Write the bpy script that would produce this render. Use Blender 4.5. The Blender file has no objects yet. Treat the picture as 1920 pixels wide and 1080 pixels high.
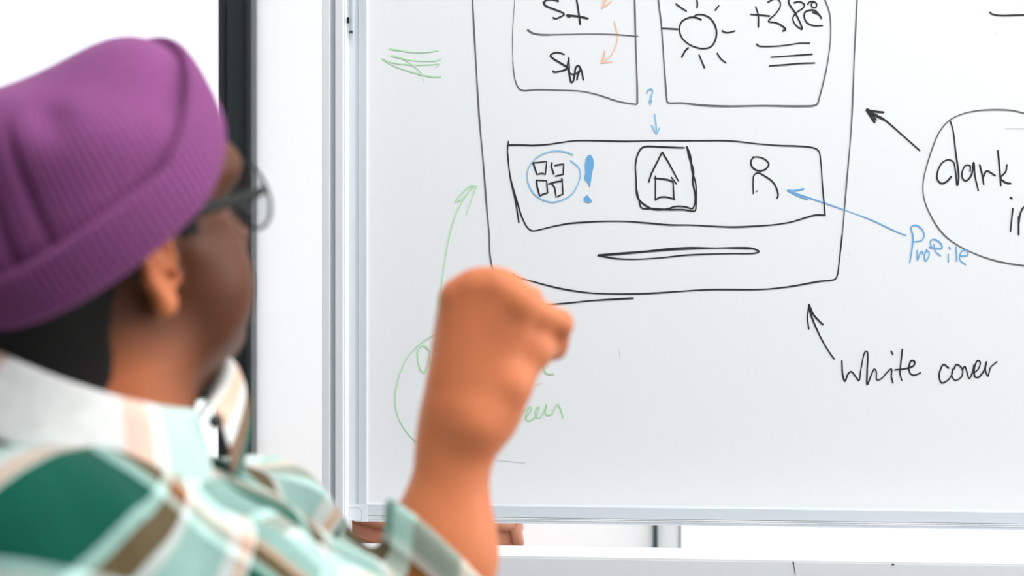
import bpy, bmesh, math, random
import numpy as np
from mathutils import Vector, Matrix

random.seed(4)
SC = bpy.context.scene
COL = SC.collection

# ------------------------------------------------------------------ camera, world, light, exposure
CAMZ, FPX = 1.15, 3600.0
cam_d = bpy.data.cameras.new('camera')
cam_d.sensor_width = 36.0
cam_d.lens = FPX / 1920.0 * 36.0
cam = bpy.data.objects.new('camera', cam_d)
COL.objects.link(cam)
cam.location = (0, 0, CAMZ)
cam.rotation_euler = (math.radians(90), 0, 0)
cam_d.dof.use_dof = True
cam_d.dof.focus_distance = 2.13
cam_d.dof.aperture_fstop = 3.2
cam_d.clip_start = 0.05
SC.camera = cam

world = bpy.data.worlds.new('overcast_sky')
world.use_nodes = True
SC.world = world
bg = world.node_tree.nodes['Background']
bg.inputs[0].default_value = (0.95, 0.975, 1.0, 1)
bg.inputs[1].default_value = 1.5


def area(name, loc, target, sx, sy, power, color):
    l = bpy.data.lights.new(name, 'AREA')
    l.shape = 'RECTANGLE'
    l.size, l.size_y, l.energy, l.color = sx, sy, power, color
    o = bpy.data.objects.new(name, l)
    COL.objects.link(o)
    o.location = loc
    d = Vector(target) - Vector(loc)
    o.rotation_euler = d.to_track_quat('-Z', 'Y').to_euler()
    return o


area('window_daylight', (2.42, 1.45, 1.75), (-0.3, 1.35, 1.1), 1.7, 1.8, 26, (1.0, 0.97, 0.93))

SC.view_settings.view_transform = 'Standard'
SC.view_settings.look = 'None'
SC.view_settings.gamma = 1.0
SC.view_settings.use_curve_mapping = False
SC.view_settings.exposure = 0.33


# ------------------------------------------------------------------ helpers
def P(px, py, Y):
    """world point seen at a picture position, at distance Y from the lens plane"""
    return np.array([(px - 960.0) / FPX * Y, Y, CAMZ - (py - 540.0) / FPX * Y])


def lin(r, g, b):
    def c(v):
        v /= 255.0
        return v / 12.92 if v <= 0.04045 else ((v + 0.055) / 1.055) ** 2.4
    return (c(r), c(g), c(b), 1.0)


MATS = {}


def mat(name, rgb, rough=0.5, metal=0.0, noise=0.0, nscale=20.0, bump=0.0, bscale=200.0, spec=0.5, sheen=0.0, sss=0.0, coat=0.0):
    m = bpy.data.materials.new(name)
    m.use_nodes = True
    nt = m.node_tree
    b = nt.nodes['Principled BSDF']
    b.inputs['Base Color'].default_value = rgb
    b.inputs['Roughness'].default_value = rough
    b.inputs['Metallic'].default_value = metal
    b.inputs['Specular IOR Level'].default_value = spec
    if sheen:
        b.inputs['Sheen Weight'].default_value = sheen
        b.inputs['Sheen Roughness'].default_value = 0.5
    if sss:
        b.inputs['Subsurface Weight'].default_value = sss
        b.inputs['Subsurface Radius'].default_value = (0.008, 0.003, 0.0015)
        b.inputs['Subsurface Scale'].default_value = 1.0
    if coat:
        b.inputs['Coat Weight'].default_value = coat
        b.inputs['Coat Roughness'].default_value = 0.08
    tc = nt.nodes.new('ShaderNodeTexCoord')
    if noise:
        n = nt.nodes.new('ShaderNodeTexNoise')
        n.inputs['Scale'].default_value = nscale
        n.inputs['Detail'].default_value = 3
        nt.links.new(tc.outputs['Object'], n.inputs['Vector'])
        mr = nt.nodes.new('ShaderNodeMapRange')
        mr.inputs['To Min'].default_value = 1 - noise
        mr.inputs['To Max'].default_value = 1 + noise
        nt.links.new(n.outputs['Fac'], mr.inputs['Value'])
        mx = nt.nodes.new('ShaderNodeMix')
        mx.data_type = 'RGBA'
        mx.blend_type = 'MULTIPLY'
        mx.inputs['Factor'].default_value = 1
        mx.inputs['A'].default_value = rgb
        nt.links.new(mr.outputs['Result'], mx.inputs['B'])
        nt.links.new(mx.outputs['Result'], b.inputs['Base Color'])
    if bump:
        n2 = nt.nodes.new('ShaderNodeTexNoise')
        n2.inputs['Scale'].default_value = bscale
        n2.inputs['Detail'].default_value = 2
        nt.links.new(tc.outputs['Object'], n2.inputs['Vector'])
        bp = nt.nodes.new('ShaderNodeBump')
        bp.inputs['Strength'].default_value = bump
        bp.inputs['Distance'].default_value = 0.002
        nt.links.new(n2.outputs['Fac'], bp.inputs['Height'])
        nt.links.new(bp.outputs['Normal'], b.inputs['Normal'])
    MATS[name] = m
    return m


def glass_mat(name, tint, gloss, rough=0.02):
    m = bpy.data.materials.new(name)
    m.use_nodes = True
    nt = m.node_tree
    nt.nodes.remove(nt.nodes['Principled BSDF'])
    tr = nt.nodes.new('ShaderNodeBsdfTransparent')
    tr.inputs[0].default_value = tint
    gl = nt.nodes.new('ShaderNodeBsdfGlossy')
    gl.inputs['Roughness'].default_value = rough
    lw = nt.nodes.new('ShaderNodeLayerWeight')
    lw.inputs['Blend'].default_value = 0.3
    mr = nt.nodes.new('ShaderNodeMapRange')
    mr.inputs['To Min'].default_value = 0.02
    mr.inputs['To Max'].default_value = gloss
    nt.links.new(lw.outputs['Facing'], mr.inputs['Value'])
    mx = nt.nodes.new('ShaderNodeMixShader')
    nt.links.new(mr.outputs['Result'], mx.inputs[0])
    nt.links.new(tr.outputs[0], mx.inputs[1])
    nt.links.new(gl.outputs[0], mx.inputs[2])
    nt.links.new(mx.outputs[0], nt.nodes['Material Output'].inputs['Surface'])
    MATS[name] = m
    return m


def mesh_obj(name, verts, faces, material, parent=None, smooth=False):
    me = bpy.data.meshes.new(name)
    me.from_pydata([tuple(map(float, v)) for v in verts], [], [tuple(map(int, f)) for f in faces])
    me.update()
    if smooth:
        me.polygons.foreach_set('use_smooth', [True] * len(me.polygons))
    me.materials.append(material)
    o = bpy.data.objects.new(name, me)
    COL.objects.link(o)
    if parent is not None:
        o.parent = parent
        o.matrix_parent_inverse = parent_world(parent).inverted()
    return o


def parent_world(o):
    m = Matrix.LocRotScale(o.location, o.rotation_euler, o.scale)
    if o.parent is not None:
        return parent_world(o.parent) @ o.matrix_parent_inverse @ m
    return m


def tag(o, label=None, category=None, kind=None, group=None):
    if label:
        o['label'] = label
    if category:
        o['category'] = category
    if kind:
        o['kind'] = kind
    if group:
        o['group'] = group
    return o


def empty(name, loc):
    o = bpy.data.objects.new(name, None)
    o.empty_display_size = 0.1
    o.location = loc
    COL.objects.link(o)
    return o


def box(name, lo, hi, material, parent=None, frame=None, bevel=0.0):
    """box between two corners; frame = (origin, ex, ey, ez) for a turned box"""
    bm = bmesh.new()
    bmesh.ops.create_cube(bm, size=1.0)
    lo, hi = np.array(lo, float), np.array(hi, float)
    for v in bm.verts:
        v.co = Vector((lo + hi) / 2 + np.array(v.co) * (hi - lo))
    if bevel:
        bmesh.ops.bevel(bm, geom=list(bm.edges), offset=bevel, segments=2, profile=0.7, affect='EDGES')
    vs = np.array([v.co[:] for v in bm.verts])
    bm.verts.index_update()
    fs = [[v.index for v in f.verts] for f in bm.faces]
    bm.free()
    if frame is not None:
        o, ex, ey, ez = frame
        vs = o + vs[:, :1] * ex + vs[:, 1:2] * ey + vs[:, 2:3] * ez
    return mesh_obj(name, vs, fs, material, parent)


def tube(path, radii, n=12, closed=False, flat=None):
    """swept round section; returns verts, faces. flat=(normal, ratio) squashes the section"""
    pts = np.array(path, float)
    m = len(pts)
    if np.isscalar(radii):
        radii = [radii] * m
    vs, fs = [], []
    if closed:
        tang = np.roll(pts, -1, 0) - np.roll(pts, 1, 0)
    else:
        tang = np.gradient(pts, axis=0)
    tang /= np.linalg.norm(tang, axis=1)[:, None]
    ref = np.array([0, 0, 1.0]) if abs(tang[0][2]) < 0.9 else np.array([1.0, 0, 0])
    for i in range(m):
        t = tang[i]
        a = ref - t * np.dot(ref, t)
        a /= np.linalg.norm(a)
        ref = a
        b = np.cross(t, a)
        for k in range(n):
            an = 2 * math.pi * k / n
            off = radii[i] * (math.cos(an) * a + math.sin(an) * b)
            if flat is not None:
                off = off - flat[0] * np.dot(off, flat[0]) * (1 - flat[1])
            vs.append(pts[i] + off)
    rng = m if closed else m - 1
    for i in range(rng):
        j = (i + 1) % m
        for k in range(n):
            k2 = (k + 1) % n
            fs.append((i * n + k, i * n + k2, j * n + k2, j * n + k))
    if not closed:
        fs.append(tuple(reversed(range(n))))
        fs.append(tuple(range((m - 1) * n, m * n)))
    return vs, fs


def catmull(pts, sub=6, closed=False):
    p = np.array(pts, float)
    n = len(p)
    if n < 3:
        return p
    out = []
    segs = n if closed else n - 1
    for i in range(segs):
        if closed:
            p0, p1, p2, p3 = p[i - 1], p[i], p[(i + 1) % n], p[(i + 2) % n]
        else:
            p0 = p[i - 1] if i > 0 else 2 * p[0] - p[1]
            p1, p2 = p[i], p[i + 1]
            p3 = p[i + 2] if i + 2 < n else 2 * p[-1] - p[-2]
        # centripetal form keeps the pen line free of loops
        d1 = max(np.linalg.norm(p1 - p0), 1e-9) ** 0.5
        d2 = max(np.linalg.norm(p2 - p1), 1e-9) ** 0.5
        d3 = max(np.linalg.norm(p3 - p2), 1e-9) ** 0.5
        m1 = (p1 - p0) / d1 - (p2 - p0) / (d1 + d2) + (p2 - p1) / d2
        m2 = (p2 - p1) / d2 - (p3 - p1) / (d2 + d3) + (p3 - p2) / d3
        m1, m2 = m1 * d2, m2 * d2
        for k in range(sub):
            t = k / sub
            out.append((2 * t**3 - 3 * t**2 + 1) * p1 + (t**3 - 2 * t**2 + t) * m1
                       + (-2 * t**3 + 3 * t**2) * p2 + (t**3 - t**2) * m2)
    if not closed:
        out.append(p[-1])
    return np.array(out)


# ------------------------------------------------------------------ materials
WHITE_WALL = mat('wall_paint', lin(240, 243, 246), 0.85, noise=0.01, nscale=6)
FLOOR = mat('floor_screed', lin(104, 100, 96), 0.6, noise=0.08, nscale=3)
SHADE_WALL = mat('grey_wall_paint', lin(132, 134, 136), 0.85, noise=0.01, nscale=6)
CEIL = mat('ceiling_paint', lin(238, 240, 242), 0.9)
ANTHRACITE = mat('anthracite_frame', lin(46, 54, 56), 0.45, noise=0.05, nscale=30)
GASKET = mat('black_gasket', lin(14, 16, 17), 0.6)
DARK_GREEN_TRIM = mat('dark_trim', lin(62, 86, 86), 0.5)
PANE = glass_mat('window_glass', (0.97, 0.99, 0.98, 1), 0.25)
BOARD = mat('enamel_white', lin(247, 250, 253), 0.28, spec=0.2, noise=0.006, nscale=5)
ALU = mat('anodised_aluminium', lin(238, 242, 247), 0.38, metal=0.0, noise=0.015, nscale=60)
ALU_RAIL = mat('board_frame_aluminium', lin(214, 221, 229), 0.4, noise=0.015, nscale=60)
ALU_DARK = mat('aluminium_groove', lin(186, 193, 201), 0.5, metal=0.0)
PLASTIC_WHITE = mat('white_plastic_strip', lin(252, 253, 254), 0.4)
CAP = mat('grey_plastic_cap', lin(222, 229, 236), 0.5)
TERRACOTTA = mat('terracotta_shell', lin(226, 150, 118), 0.5, noise=0.06, nscale=25, bump=0.15, bscale=300)
INK_BLACK = mat('black_marker', lin(40, 42, 44), 0.45, noise=0.12, nscale=40)
INK_GREY = mat('worn_black_marker', lin(104, 106, 107), 0.5, noise=0.15, nscale=40)
INK_FAINT = mat('wiped_marker', lin(222, 227, 230), 0.5)
INK_GREEN = mat('green_marker', lin(192, 238, 194), 0.45, noise=0.06, nscale=40)
INK_BLUE = mat('light_blue_marker', lin(146, 204, 241), 0.45, noise=0.06, nscale=40)
INK_BLUE2 = mat('blue_marker', lin(112, 180, 234), 0.45, noise=0.08, nscale=40)
INK_ORANGE = mat('orange_marker', lin(250, 206, 184), 0.45, noise=0.06, nscale=40)

# ------------------------------------------------------------------ setting
WY = 2.62


def wx(px, Y=WY):
    return (px - 960.0) / FPX * Y


floor = tag(box('floor', (-3.2, -1.6, -0.05), (2.6, 2.9, 0.0), FLOOR), kind='structure')
ceiling = tag(box('ceiling', (-3.2, -1.6, 2.8), (2.6, 2.9, 2.85), CEIL), kind='structure')
xl, xr = wx(478), wx(1225)
FROST = bpy.data.materials.new('frosted_glass')
FROST.use_nodes = True
nt = FROST.node_tree
nt.nodes.remove(nt.nodes['Principled BSDF'])
tl = nt.nodes.new('ShaderNodeBsdfTranslucent')
tl.inputs[0].default_value = (0.97, 0.955, 0.945, 1)
df = nt.nodes.new('ShaderNodeBsdfDiffuse')
df.inputs[0].default_value = (0.93, 0.95, 0.965, 1)
mxs = nt.nodes.new('ShaderNodeMixShader')
mxs.inputs[0].default_value = 0.57
nt.links.new(tl.outputs[0], mxs.inputs[2])
nt.links.new(df.outputs[0], mxs.inputs[1])
nt.links.new(mxs.outputs[0], nt.nodes['Material Output'].inputs['Surface'])
w3 = tag(empty('window_3', ((xl + xr) / 2, WY, 0)), kind='structure')
box('frosted_pane', (xl, WY + 0.02, 0), (xr, WY + 0.028, 2.8), FROST, w3)
box('wall_ledge', (-3.2, WY + 0.0, -0.05), (2.6, WY + 0.12, 0.0), WHITE_WALL, floor)
wall_left = tag(box('wall_left', (-3.25, -1.6, 0), (-3.15, 2.9, 2.8), SHADE_WALL), kind='structure')

wall_rear = tag(box('wall_rear', (-3.2, -1.66, 0), (2.6, -1.56, 2.8), SHADE_WALL), kind='structure')

# window to the left of the pier: anthracite profile in three steps, pane beyond
w1 = tag(empty('window_1', (wx(444), WY, 0)), kind='structure')
x0, xa, xb, xc = wx(409), wx(423), wx(427), wx(466)
box('outer_frame', (xc, WY - 0.03, 0), (xl - 0.0005, WY + 0.03, 2.8), ANTHRACITE, w1, bevel=0.002)
box('frame_post', (xb, WY - 0.012, 0), (xc, WY + 0.03, 2.8), ANTHRACITE, w1)
box('rubber_gasket', (xa, WY + 0.01, 0), (xb, WY + 0.03, 2.8), GASKET, w1)
box('sash_frame', (x0, WY - 0.004, 0.08), (xa, WY + 0.03, 2.72), ANTHRACITE, w1, bevel=0.002)
box('bottom_rail', (-3.1, WY, 0), (x0, WY + 0.08, 0.08), ANTHRACITE, w1)
box('top_rail', (-3.1, WY, 2.72), (x0, WY + 0.08, 2.8), ANTHRACITE, w1)
box('pane', (-3.1, WY + 0.035, 0.08), (x0, WY + 0.043, 2.72), PANE, w1)

w2 = tag(empty('window_2', (wx(1255), WY, 0)), kind='structure')
x1, x2, x3 = wx(1232.5), wx(1275), wx(1278.5)
box('rubber_gasket', (xr + 0.0005, WY - 0.004, 0), (x1, WY + 0.03, 2.8), DARK_GREEN_TRIM, w2)
box('frosted_strip', (x1, WY + 0.018, 0), (x2, WY + 0.026, 2.8), FROST, w2)
box('glazing_seal', (x2, WY, 0.06), (x3, WY + 0.02, 2.74), ALU_DARK, w2)
box('bottom_rail', (x3, WY, 0), (2.55, WY + 0.08, 0.06), PLASTIC_WHITE, w2)
box('top_rail', (x3, WY, 2.74), (2.55, WY + 0.08, 2.8), PLASTIC_WHITE, w2)
box('pane', (x3, WY + 0.02, 0.06), (2.55, WY + 0.028, 2.74), PANE, w2)

# right wall: solid below and above a wide window band
wall_right = tag(box('wall_right', (2.5, -1.6, 0), (2.6, 2.75, 0.78), WHITE_WALL), kind='structure')
wr_top = tag(box('trim_1', (2.5, -1.6, 2.72), (2.6, 2.75, 2.8), WHITE_WALL), kind='structure')

# ------------------------------------------------------------------ mobile whiteboard
TH = math.radians(6.2)
BEX = np.array([math.cos(TH), -math.sin(TH), 0.0])       # along the board, to the right
BEN = np.array([-math.sin(TH), -math.cos(TH), 0.0])      # out of the board, towards the room
BEZ = np.array([0, 0, 1.0])
BP0 = np.array([0, 2.15, 0.0])


def bpt(px, py, off=0.0):
    """point of the board's plane (moved out by off) seen at a picture position -> (s, z)"""
    d = np.array([(px - 960.0) / FPX, 1.0, (540.0 - py) / FPX])
    p0 = BP0 + BEN * off
    t = np.dot(BEN, p0) / np.dot(BEN, d)
    q = d * t
    return np.dot(q - BP0, BEX), q[2] + CAMZ


BF = (BP0, BEX, BEN, BEZ)     # box frame: x along, y out, z up
wb = tag(empty('mobile_whiteboard', tuple(BP0 + BEX * 0.55)),
         'large white mobile whiteboard in silver frame covered with hand-drawn app sketches', 'whiteboard')

sL, _ = bpt(652, 700, 0.008)
sI, _ = bpt(686, 700, 0.008)
_, zB = bpt(800, 980.5, 0.008)
_, zI = bpt(800, 947.5, 0.008)
sR, zT = sL + 1.8, zB + 1.2
fw = sI - sL
surface = box('writing_surface', (sI - 0.004, -0.010, zI - 0.004), (sR - fw + 0.004, 0.0, zT - fw + 0.004), BOARD, wb, BF)

# left rail: stepped profile
o = box('frame_rail', (sL, -0.016, zI), (sI, 0.002, zT - fw), ALU_RAIL, wb, BF)
box('rail_lip', (sL + 0.0005, 0.002, zI), (sL + 0.005, 0.0045, zT - fw), ALU_RAIL, o, BF)
box('rail_rib', (sL + 0.0065, 0.002, zI), (sL + 0.0038, 0.0033, zT - fw), CAP, o, BF)
box('rail_face', (sI - 0.0095, 0.002, zI), (sI - 0.0005, 0.0036, zT - fw), ALU_RAIL, o, BF, bevel=0.0006)
# bottom rail
hB = zI - zB
o = box('frame_rail', (sI, -0.016, zB), (sR - fw, 0.002, zI), ALU_RAIL, wb, BF)
box('rail_face', (sI, 0.002, zB + hB * 0.36), (sR - fw, 0.0038, zI - 0.0004), ALU_RAIL, o, BF, bevel=0.0005)
box('rail_rib', (sI, 0.002, zB + hB * 0.28), (sR - fw, 0.0034, zB + hB * 0.33), PLASTIC_WHITE, o, BF)
box('rail_rib', (sI, 0.002, zB + hB * 0.19), (sR - fw, 0.0032, zB + hB * 0.23), PLASTIC_WHITE, o, BF)
# top and right rails
box('frame_rail', (sI, -0.016, zT - fw), (sR - fw, 0.002, zT), ALU_RAIL, wb, BF, bevel=0.001)
box('frame_rail', (sR - fw, -0.016, zI), (sR, 0.002, zT - fw), ALU_RAIL, wb, BF, bevel=0.001)


def corner_cap(s0, s1, z0, z1, cs, cz):
    """square plastic corner with a rounded outer corner at (cs, cz)"""
    r = abs(s1 - s0) * 0.42
    pts = []
    for (s, z) in ((s0, z0), (s1, z0), (s1, z1), (s0, z1)):
        if s == cs and z == cz:
            cx = s + (r if s == s0 else -r)
            cy = z + (r if z == z0 else -r)
            arc = []
            for k in range(7):
                a = math.pi / 2 * k / 6
                arc.append((cx + (s - cx) * math.cos(a), cy + (z - cy) * math.sin(a)))
            if (s == s0) == (z == z0):
                pts += arc
            else:
                pts += arc[::-1]
        else:
            pts.append((s, z))
    n = len(pts)
    vs = [BP0 + BEX * s + BEN * y + BEZ * z for y in (-0.017, 0.0045) for (s, z) in pts]
    fs = [tuple(range(n))[::-1], tuple(range(n, 2 * n))] + [(i, (i + 1) % n, n + (i + 1) % n, n + i) for i in range(n)]
    c = mesh_obj('corner_cap', vs, fs, CAP, wb)
    # quarter-round raised badge, open to the inside of the corner
    q = [(s0 + (s1 - s0) * 0.06, z0 + (z1 - z0) * 0.07), (s0 + (s1 - s0) * 0.66, z0 + (z1 - z0) * 0.07)]
    cx, cy, rr = s0 + (s1 - s0) * 0.36, z0 + (z1 - z0) * 0.42, (s1 - s0) * 0.34
    for k in range(8):
        a = math.pi / 2 * k / 7
        q.append((cx + rr * math.cos(a), cy + rr * math.sin(a)))
    q.append((s0 + (s1 - s0) * 0.06, z0 + (z1 - z0) * 0.76))
    n = len(q)
    vs = [BP0 + BEX * s + BEN * y + BEZ * z for y in (0.0042, 0.0056) for (s, z) in q]
    fs = [tuple(range(n))[::-1], tuple(range(n, 2 * n))] + [(i, (i + 1) % n, n + (i + 1) % n, n + i) for i in range(n)]
    mesh_obj('cap_badge', vs, fs, CAP, c)
    seam = [BP0 + BEX * s + BEN * 0.0046 + BEZ * z for (s, z) in [(a + (a - cx) * 0.08, b + (b - cy) * 0.08) for a, b in q[1:]]]
    v, f = tube(seam, 0.00035, 6)
    mesh_obj('cap_seam', v, f, ALU_DARK, c)


corner_cap(sL, sI + 0.001, zB, zI, sL, zB)
corner_cap(sR - fw, sR, zB, zI, sR, zB)
corner_cap(sL, sI, zT - fw, zT, sL, zT)
corner_cap(sR - fw, sR, zT - fw, zT, sR, zT)

# stand: post with groove, white pivot strip, feet, cross bar
s_a, _ = bpt(603, 700, 0.02)
s_g0, _ = bpt(619, 700, 0.02)
s_g1, _ = bpt(628, 700, 0.02)
s_b, _ = bpt(644, 700, 0.02)
s_c, _ = bpt(651.3, 700, 0.012)
_, zcT = bpt(1200, 1037, 0.02)
_, zcF = bpt(1200, 1048, 0.055)


def post(sgn):
    def S(s):
        return s if sgn < 0 else (sL + sR) - s
    def bb(name, a, y0, b, y1, z0, z1, m, par, bev=0.0):
        s0, s1 = sorted((S(a), S(b)))
        return box(name, (s0, y0, z0), (s1, y1, z1), m, par, BF, bev)
    p = bb('stand_post', s_a, -0.03, s_b, 0.012, 0.09, 1.98, ALU, wb)
    bb('post_face', s_a + 0.0003, 0.012, s_g0, 0.020, 0.09, 1.98, ALU, p, 0.0012)
    bb('post_groove', s_g0, 0.012, s_g1, 0.0135, 0.09, 1.98, ALU_DARK, p)
    bb('post_face', s_g1, 0.012, s_b - 0.0003, 0.020, 0.09, 1.98, ALU, p, 0.0012)
    bb('edge_strip', s_b, -0.012, s_c, 0.014, zcT - 0.02, zT, PLASTIC_WHITE, p, 0.0006)
    bb('stand_foot', s_a - 0.004, -0.32, s_b + 0.004, 0.34, 0.05, 0.09, ALU, wb, 0.004)
    for yy in (-0.29, 0.31):
        c0 = BP0 + BEX * S((s_a + s_b) / 2) + BEN * yy + BEZ * 0.025
        v, f = tube([c0 - BEX * 0.012, c0 + BEX * 0.012], 0.025, 16)
        mesh_obj('caster', v, f, GASKET, wb, True)
    return p


pL = post(-1)
post(1)
cb = box('cross_bar', (s_b, -0.03, zcF - 0.06), (sL + sR - s_b, 0.055, zcF - 0.0008), ALU, wb, BF, 0.001)
box('tray_lip', (s_b, -0.03, zcF - 0.0008), (sL + sR - s_b, 0.0545, zcF + 0.0012), PLASTIC_WHITE, cb, BF, 0.0004)
# small pivot latch on the left post (upper end of the strip)
ls, lz = bpt(656.5, 62, 0.016)
box('latch_rod', (ls - 0.0017, 0.009, lz), (ls + 0.0017, 0.0125, lz + 0.14), ALU_DARK, wb, BF, 0.0008)
ls2, lz2 = bpt(652.5, 43, 0.016)
box('latch_pin', (ls2 - 0.0012, 0.0135, lz2), (ls2 + 0.0012, 0.016, lz2 + 0.0065), GASKET, wb, BF)
ls3, lz3 = bpt(657, 62, 0.016)
box('latch_tip', (ls3 - 0.002, 0.0125, lz3), (ls3 + 0.002, 0.0145, lz3 + 0.003), DARK_GREEN_TRIM, wb, BF)

# ------------------------------------------------------------------ marker drawings on the board
INK = 0.0006


def strokes(name, label, material, lines, width=3.4, off=INK, parent=None):
    """pen lines on the writing surface: ribbons with a slight pressure change and round ends"""
    vs, fs = [], []
    for ln in lines:
        w, pts, style = width, ln, 'c'
        if isinstance(ln, dict):
            w, pts, style = ln.get('w', width), ln['p'], ln.get('s', 'c')
        q = np.array([bpt(x, y, off) for x, y in pts])
        hw = w * 0.5 * 2.15 / FPX
        if style == 'fill':
            q = catmull(q, 4, True)
            c = q.mean(0)
            b0 = len(vs)
            vs.append(BP0 + BEX * c[0] + BEN * off + BEZ * c[1])
            for s, z in q:
                vs.append(BP0 + BEX * s + BEN * off + BEZ * z)
            n = len(q)
            fs += [(b0, b0 + 1 + i, b0 + 1 + (i + 1) % n) for i in range(n)]
            continue
        if style == 'c':
            q = catmull(q, 7)
        else:
            qq = [q[0]]
            for a, b in zip(q[:-1], q[1:]):
                for k in range(1, 4):
                    qq.append(a + (b - a) * k / 3)
            q = np.array(qq)
        keep = [0] + [i for i in range(1, len(q)) if np.linalg.norm(q[i] - q[i - 1]) > 1e-6]
        q = q[keep]
        t = np.gradient(q, axis=0)
        t /= np.maximum(np.linalg.norm(t, axis=1), 1e-9)[:, None]
        n = np.stack([-t[:, 1], t[:, 0]], 1)
        m = len(q)
        acc = np.concatenate([[0], np.cumsum(np.linalg.norm(np.diff(q, axis=0), axis=1))])
        r1 = random.random() * 6
        prs = 0.92 + 0.12 * np.sin(acc * 70 + r1)
        e0 = q[0] - t[0] * hw * 0.8
        e1 = q[-1] + t[-1] * hw * 0.8
        prs = np.concatenate([[0.55], prs, [0.4]])
        q = np.vstack([e0, q, e1])
        n = np.vstack([n[:1], n, n[-1:]])
        b0 = len(vs)
        for (s, z), (a, c), k in zip(q, n, prs):
            for sg in (1, -1):
                vs.append(BP0 + BEX * (s + sg * a * hw * k) + BEN * off + BEZ * (z + sg * c * hw * k))
        fs += [(b0 + 2 * i, b0 + 2 * i + 1, b0 + 2 * i + 3, b0 + 2 * i + 2) for i in range(m + 1)]
        off += 0.000004
    ob = mesh_obj(name, vs, fs, material, parent or surface)
    ob['label'] = label
    return ob


def strokes_each(name, label, material, lines, width=3.4, off=INK, parent=None):
    for ln in lines:
        strokes(name, label, material, [ln], width, off, parent)


def L(*pts):
    return list(pts)


def D(w, *pts, s='c'):
    return {'w': w, 'p': list(pts), 's': s}


strokes('screen_outline_sketch', 'thin black left side of a phone screen outline', INK_GREY, [
    D(3.2, (1000, -455), (930, -452), (890, -430), (880, -380), (881, -200), (885, -30), (886, 0), (890, 75), (899, 225), (906, 303), (912.5, 387), (917.3, 440), (918.6, 477), (925, 511), (930, 530))], 3)
strokes('screen_outline_sketch', 'thin black right side of a phone screen outline', INK_GREY, [
    D(2.8, (1000, -455), (1250, -462), (1550, -456), (1600, -440), (1616, -390), (1614, -200), (1608, -30), (1607, 0), (1602, 103), (1596.5, 235), (1588, 337), (1579, 445))], 3)
strokes('screen_outline_sketch', 'black lower edge of the phone screen', INK_BLACK, [
    D(3.0, (1579, 441), (1573, 496), (1570, 516), (1566, 523), (1558, 525.5), (1540, 527), (1480, 537.5), (1427.5, 542.5), (1330, 543), (1255, 547.6),
      (1217.5, 550), (1157.5, 551), (1105, 549), (1049, 540.5), (1004, 529), (970, 519), (961, 513)),
    D(3.2, (1000, 572), (1030, 571), (1067.5, 568), (1105, 564), (1142.5, 561.5), (1187.5, 559))], 3)
strokes('home_bar_sketch', 'thin black home bar drawn as a flat loop', INK_BLACK, [
    D(4.4, (1122, 478.8), (1157.5, 476), (1217.5, 471)),
    D(2.8, (1122, 479), (1217.5, 471.5), (1255, 468.5), (1310, 466), (1405, 464.7), (1414, 466.5), (1423, 471.5), (1416, 474.5), (1364, 475.6),
      (1292, 478), (1236, 483.5), (1191, 486), (1154, 484.6), (1122, 479)),
    D(2.2, (1217, 470), (1255, 466), (1292, 464), (1330, 464.5), (1408, 466.5))], 3)
strokes('list_card_sketch', 'black drawn list card with a divider line', INK_GREY, [
    D(1.4, (1185, -92), (1080, -96), (985, -92), (970, -75), (965, -30), (965, 0), (961, 62), (961.5, 117)),
    D(2.4, (961.5, 117), (965, 146), (971, 162.5), (978.5, 169), (1006.7, 168), (1048, 169), (1086, 170.4), (1111, 175), (1132, 181), (1152.5, 188),
      (1173, 192.7), (1194, 195.6)),
    D(3.2, (1195, 194), (1194.8, 162.5), (1192, 83), (1190, 0), (1189, -30), (1185, -92)),
    D(3.6, (989.6, 56), (998, 61.5), (1013, 64.6), (1030, 65)), D(2.2, (1025, 65), (1048, 64.6), (1111, 63.5), (1152.5, 64.6), (1196, 68))], 2.5)
strokes('handwriting', 'black handwritten letters "Sat"', INK_BLACK, [
    L((1047, 2), (1037, -1), (1025, 0), (1019.6, 5), (1023, 10.4), (1040, 17.7), (1055.6, 24), (1057.7, 27), (1050, 32), (1041, 35), (1037.5, 33)),
    L((1063, 28.5), (1069, 29), (1086, 31), (1102.5, 34.6)), L((1064, 30), (1069, 31)),
    L((1080.6, -4), (1085, 23), (1088, 45))], 3.6)
strokes('handwriting', 'black handwritten letters "Sun"', INK_BLACK, [
    L((1057.7, 102), (1050, 99), (1040, 99), (1032, 104), (1038, 110), (1052.5, 119), (1062.5, 126), (1061, 130), (1048, 134), (1039, 135), (1037, 133)),
    L((1066.7, 108), (1064, 123), (1066, 133), (1069, 146), (1071, 154), (1074, 153), (1077.5, 139.6), (1079.6, 127), (1084, 123), (1089, 129), (1094, 149.6)),
    D(3.2, (1066.7, 109), (1067.5, 125), (1069, 137.5), (1079.6, 138.5), (1088, 131)), D(3.2, (1087, 133), (1083, 142), (1082, 149))], 3.4)
strokes('arrow_sketch', 'pale orange curved arrows beside the list', INK_ORANGE, [
    L((1152, 40.6), (1156.7, 60), (1157.7, 73), (1153.5, 89.6), (1146, 103), (1136, 112.5), (1127.5, 118)),
    L((1134, 95), (1130.6, 106), (1127, 118)), L((1127, 118), (1138, 116.7), (1147, 116)), L((1134, 97), (1133, 108), (1129, 117)),
    L((1131.7, -4), (1130.6, 8), (1128, 15), (1136, 10.4), (1146, 2.5)), D(5, (1137, -4), (1134, 3), (1131, 11))], 2.8)
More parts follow.
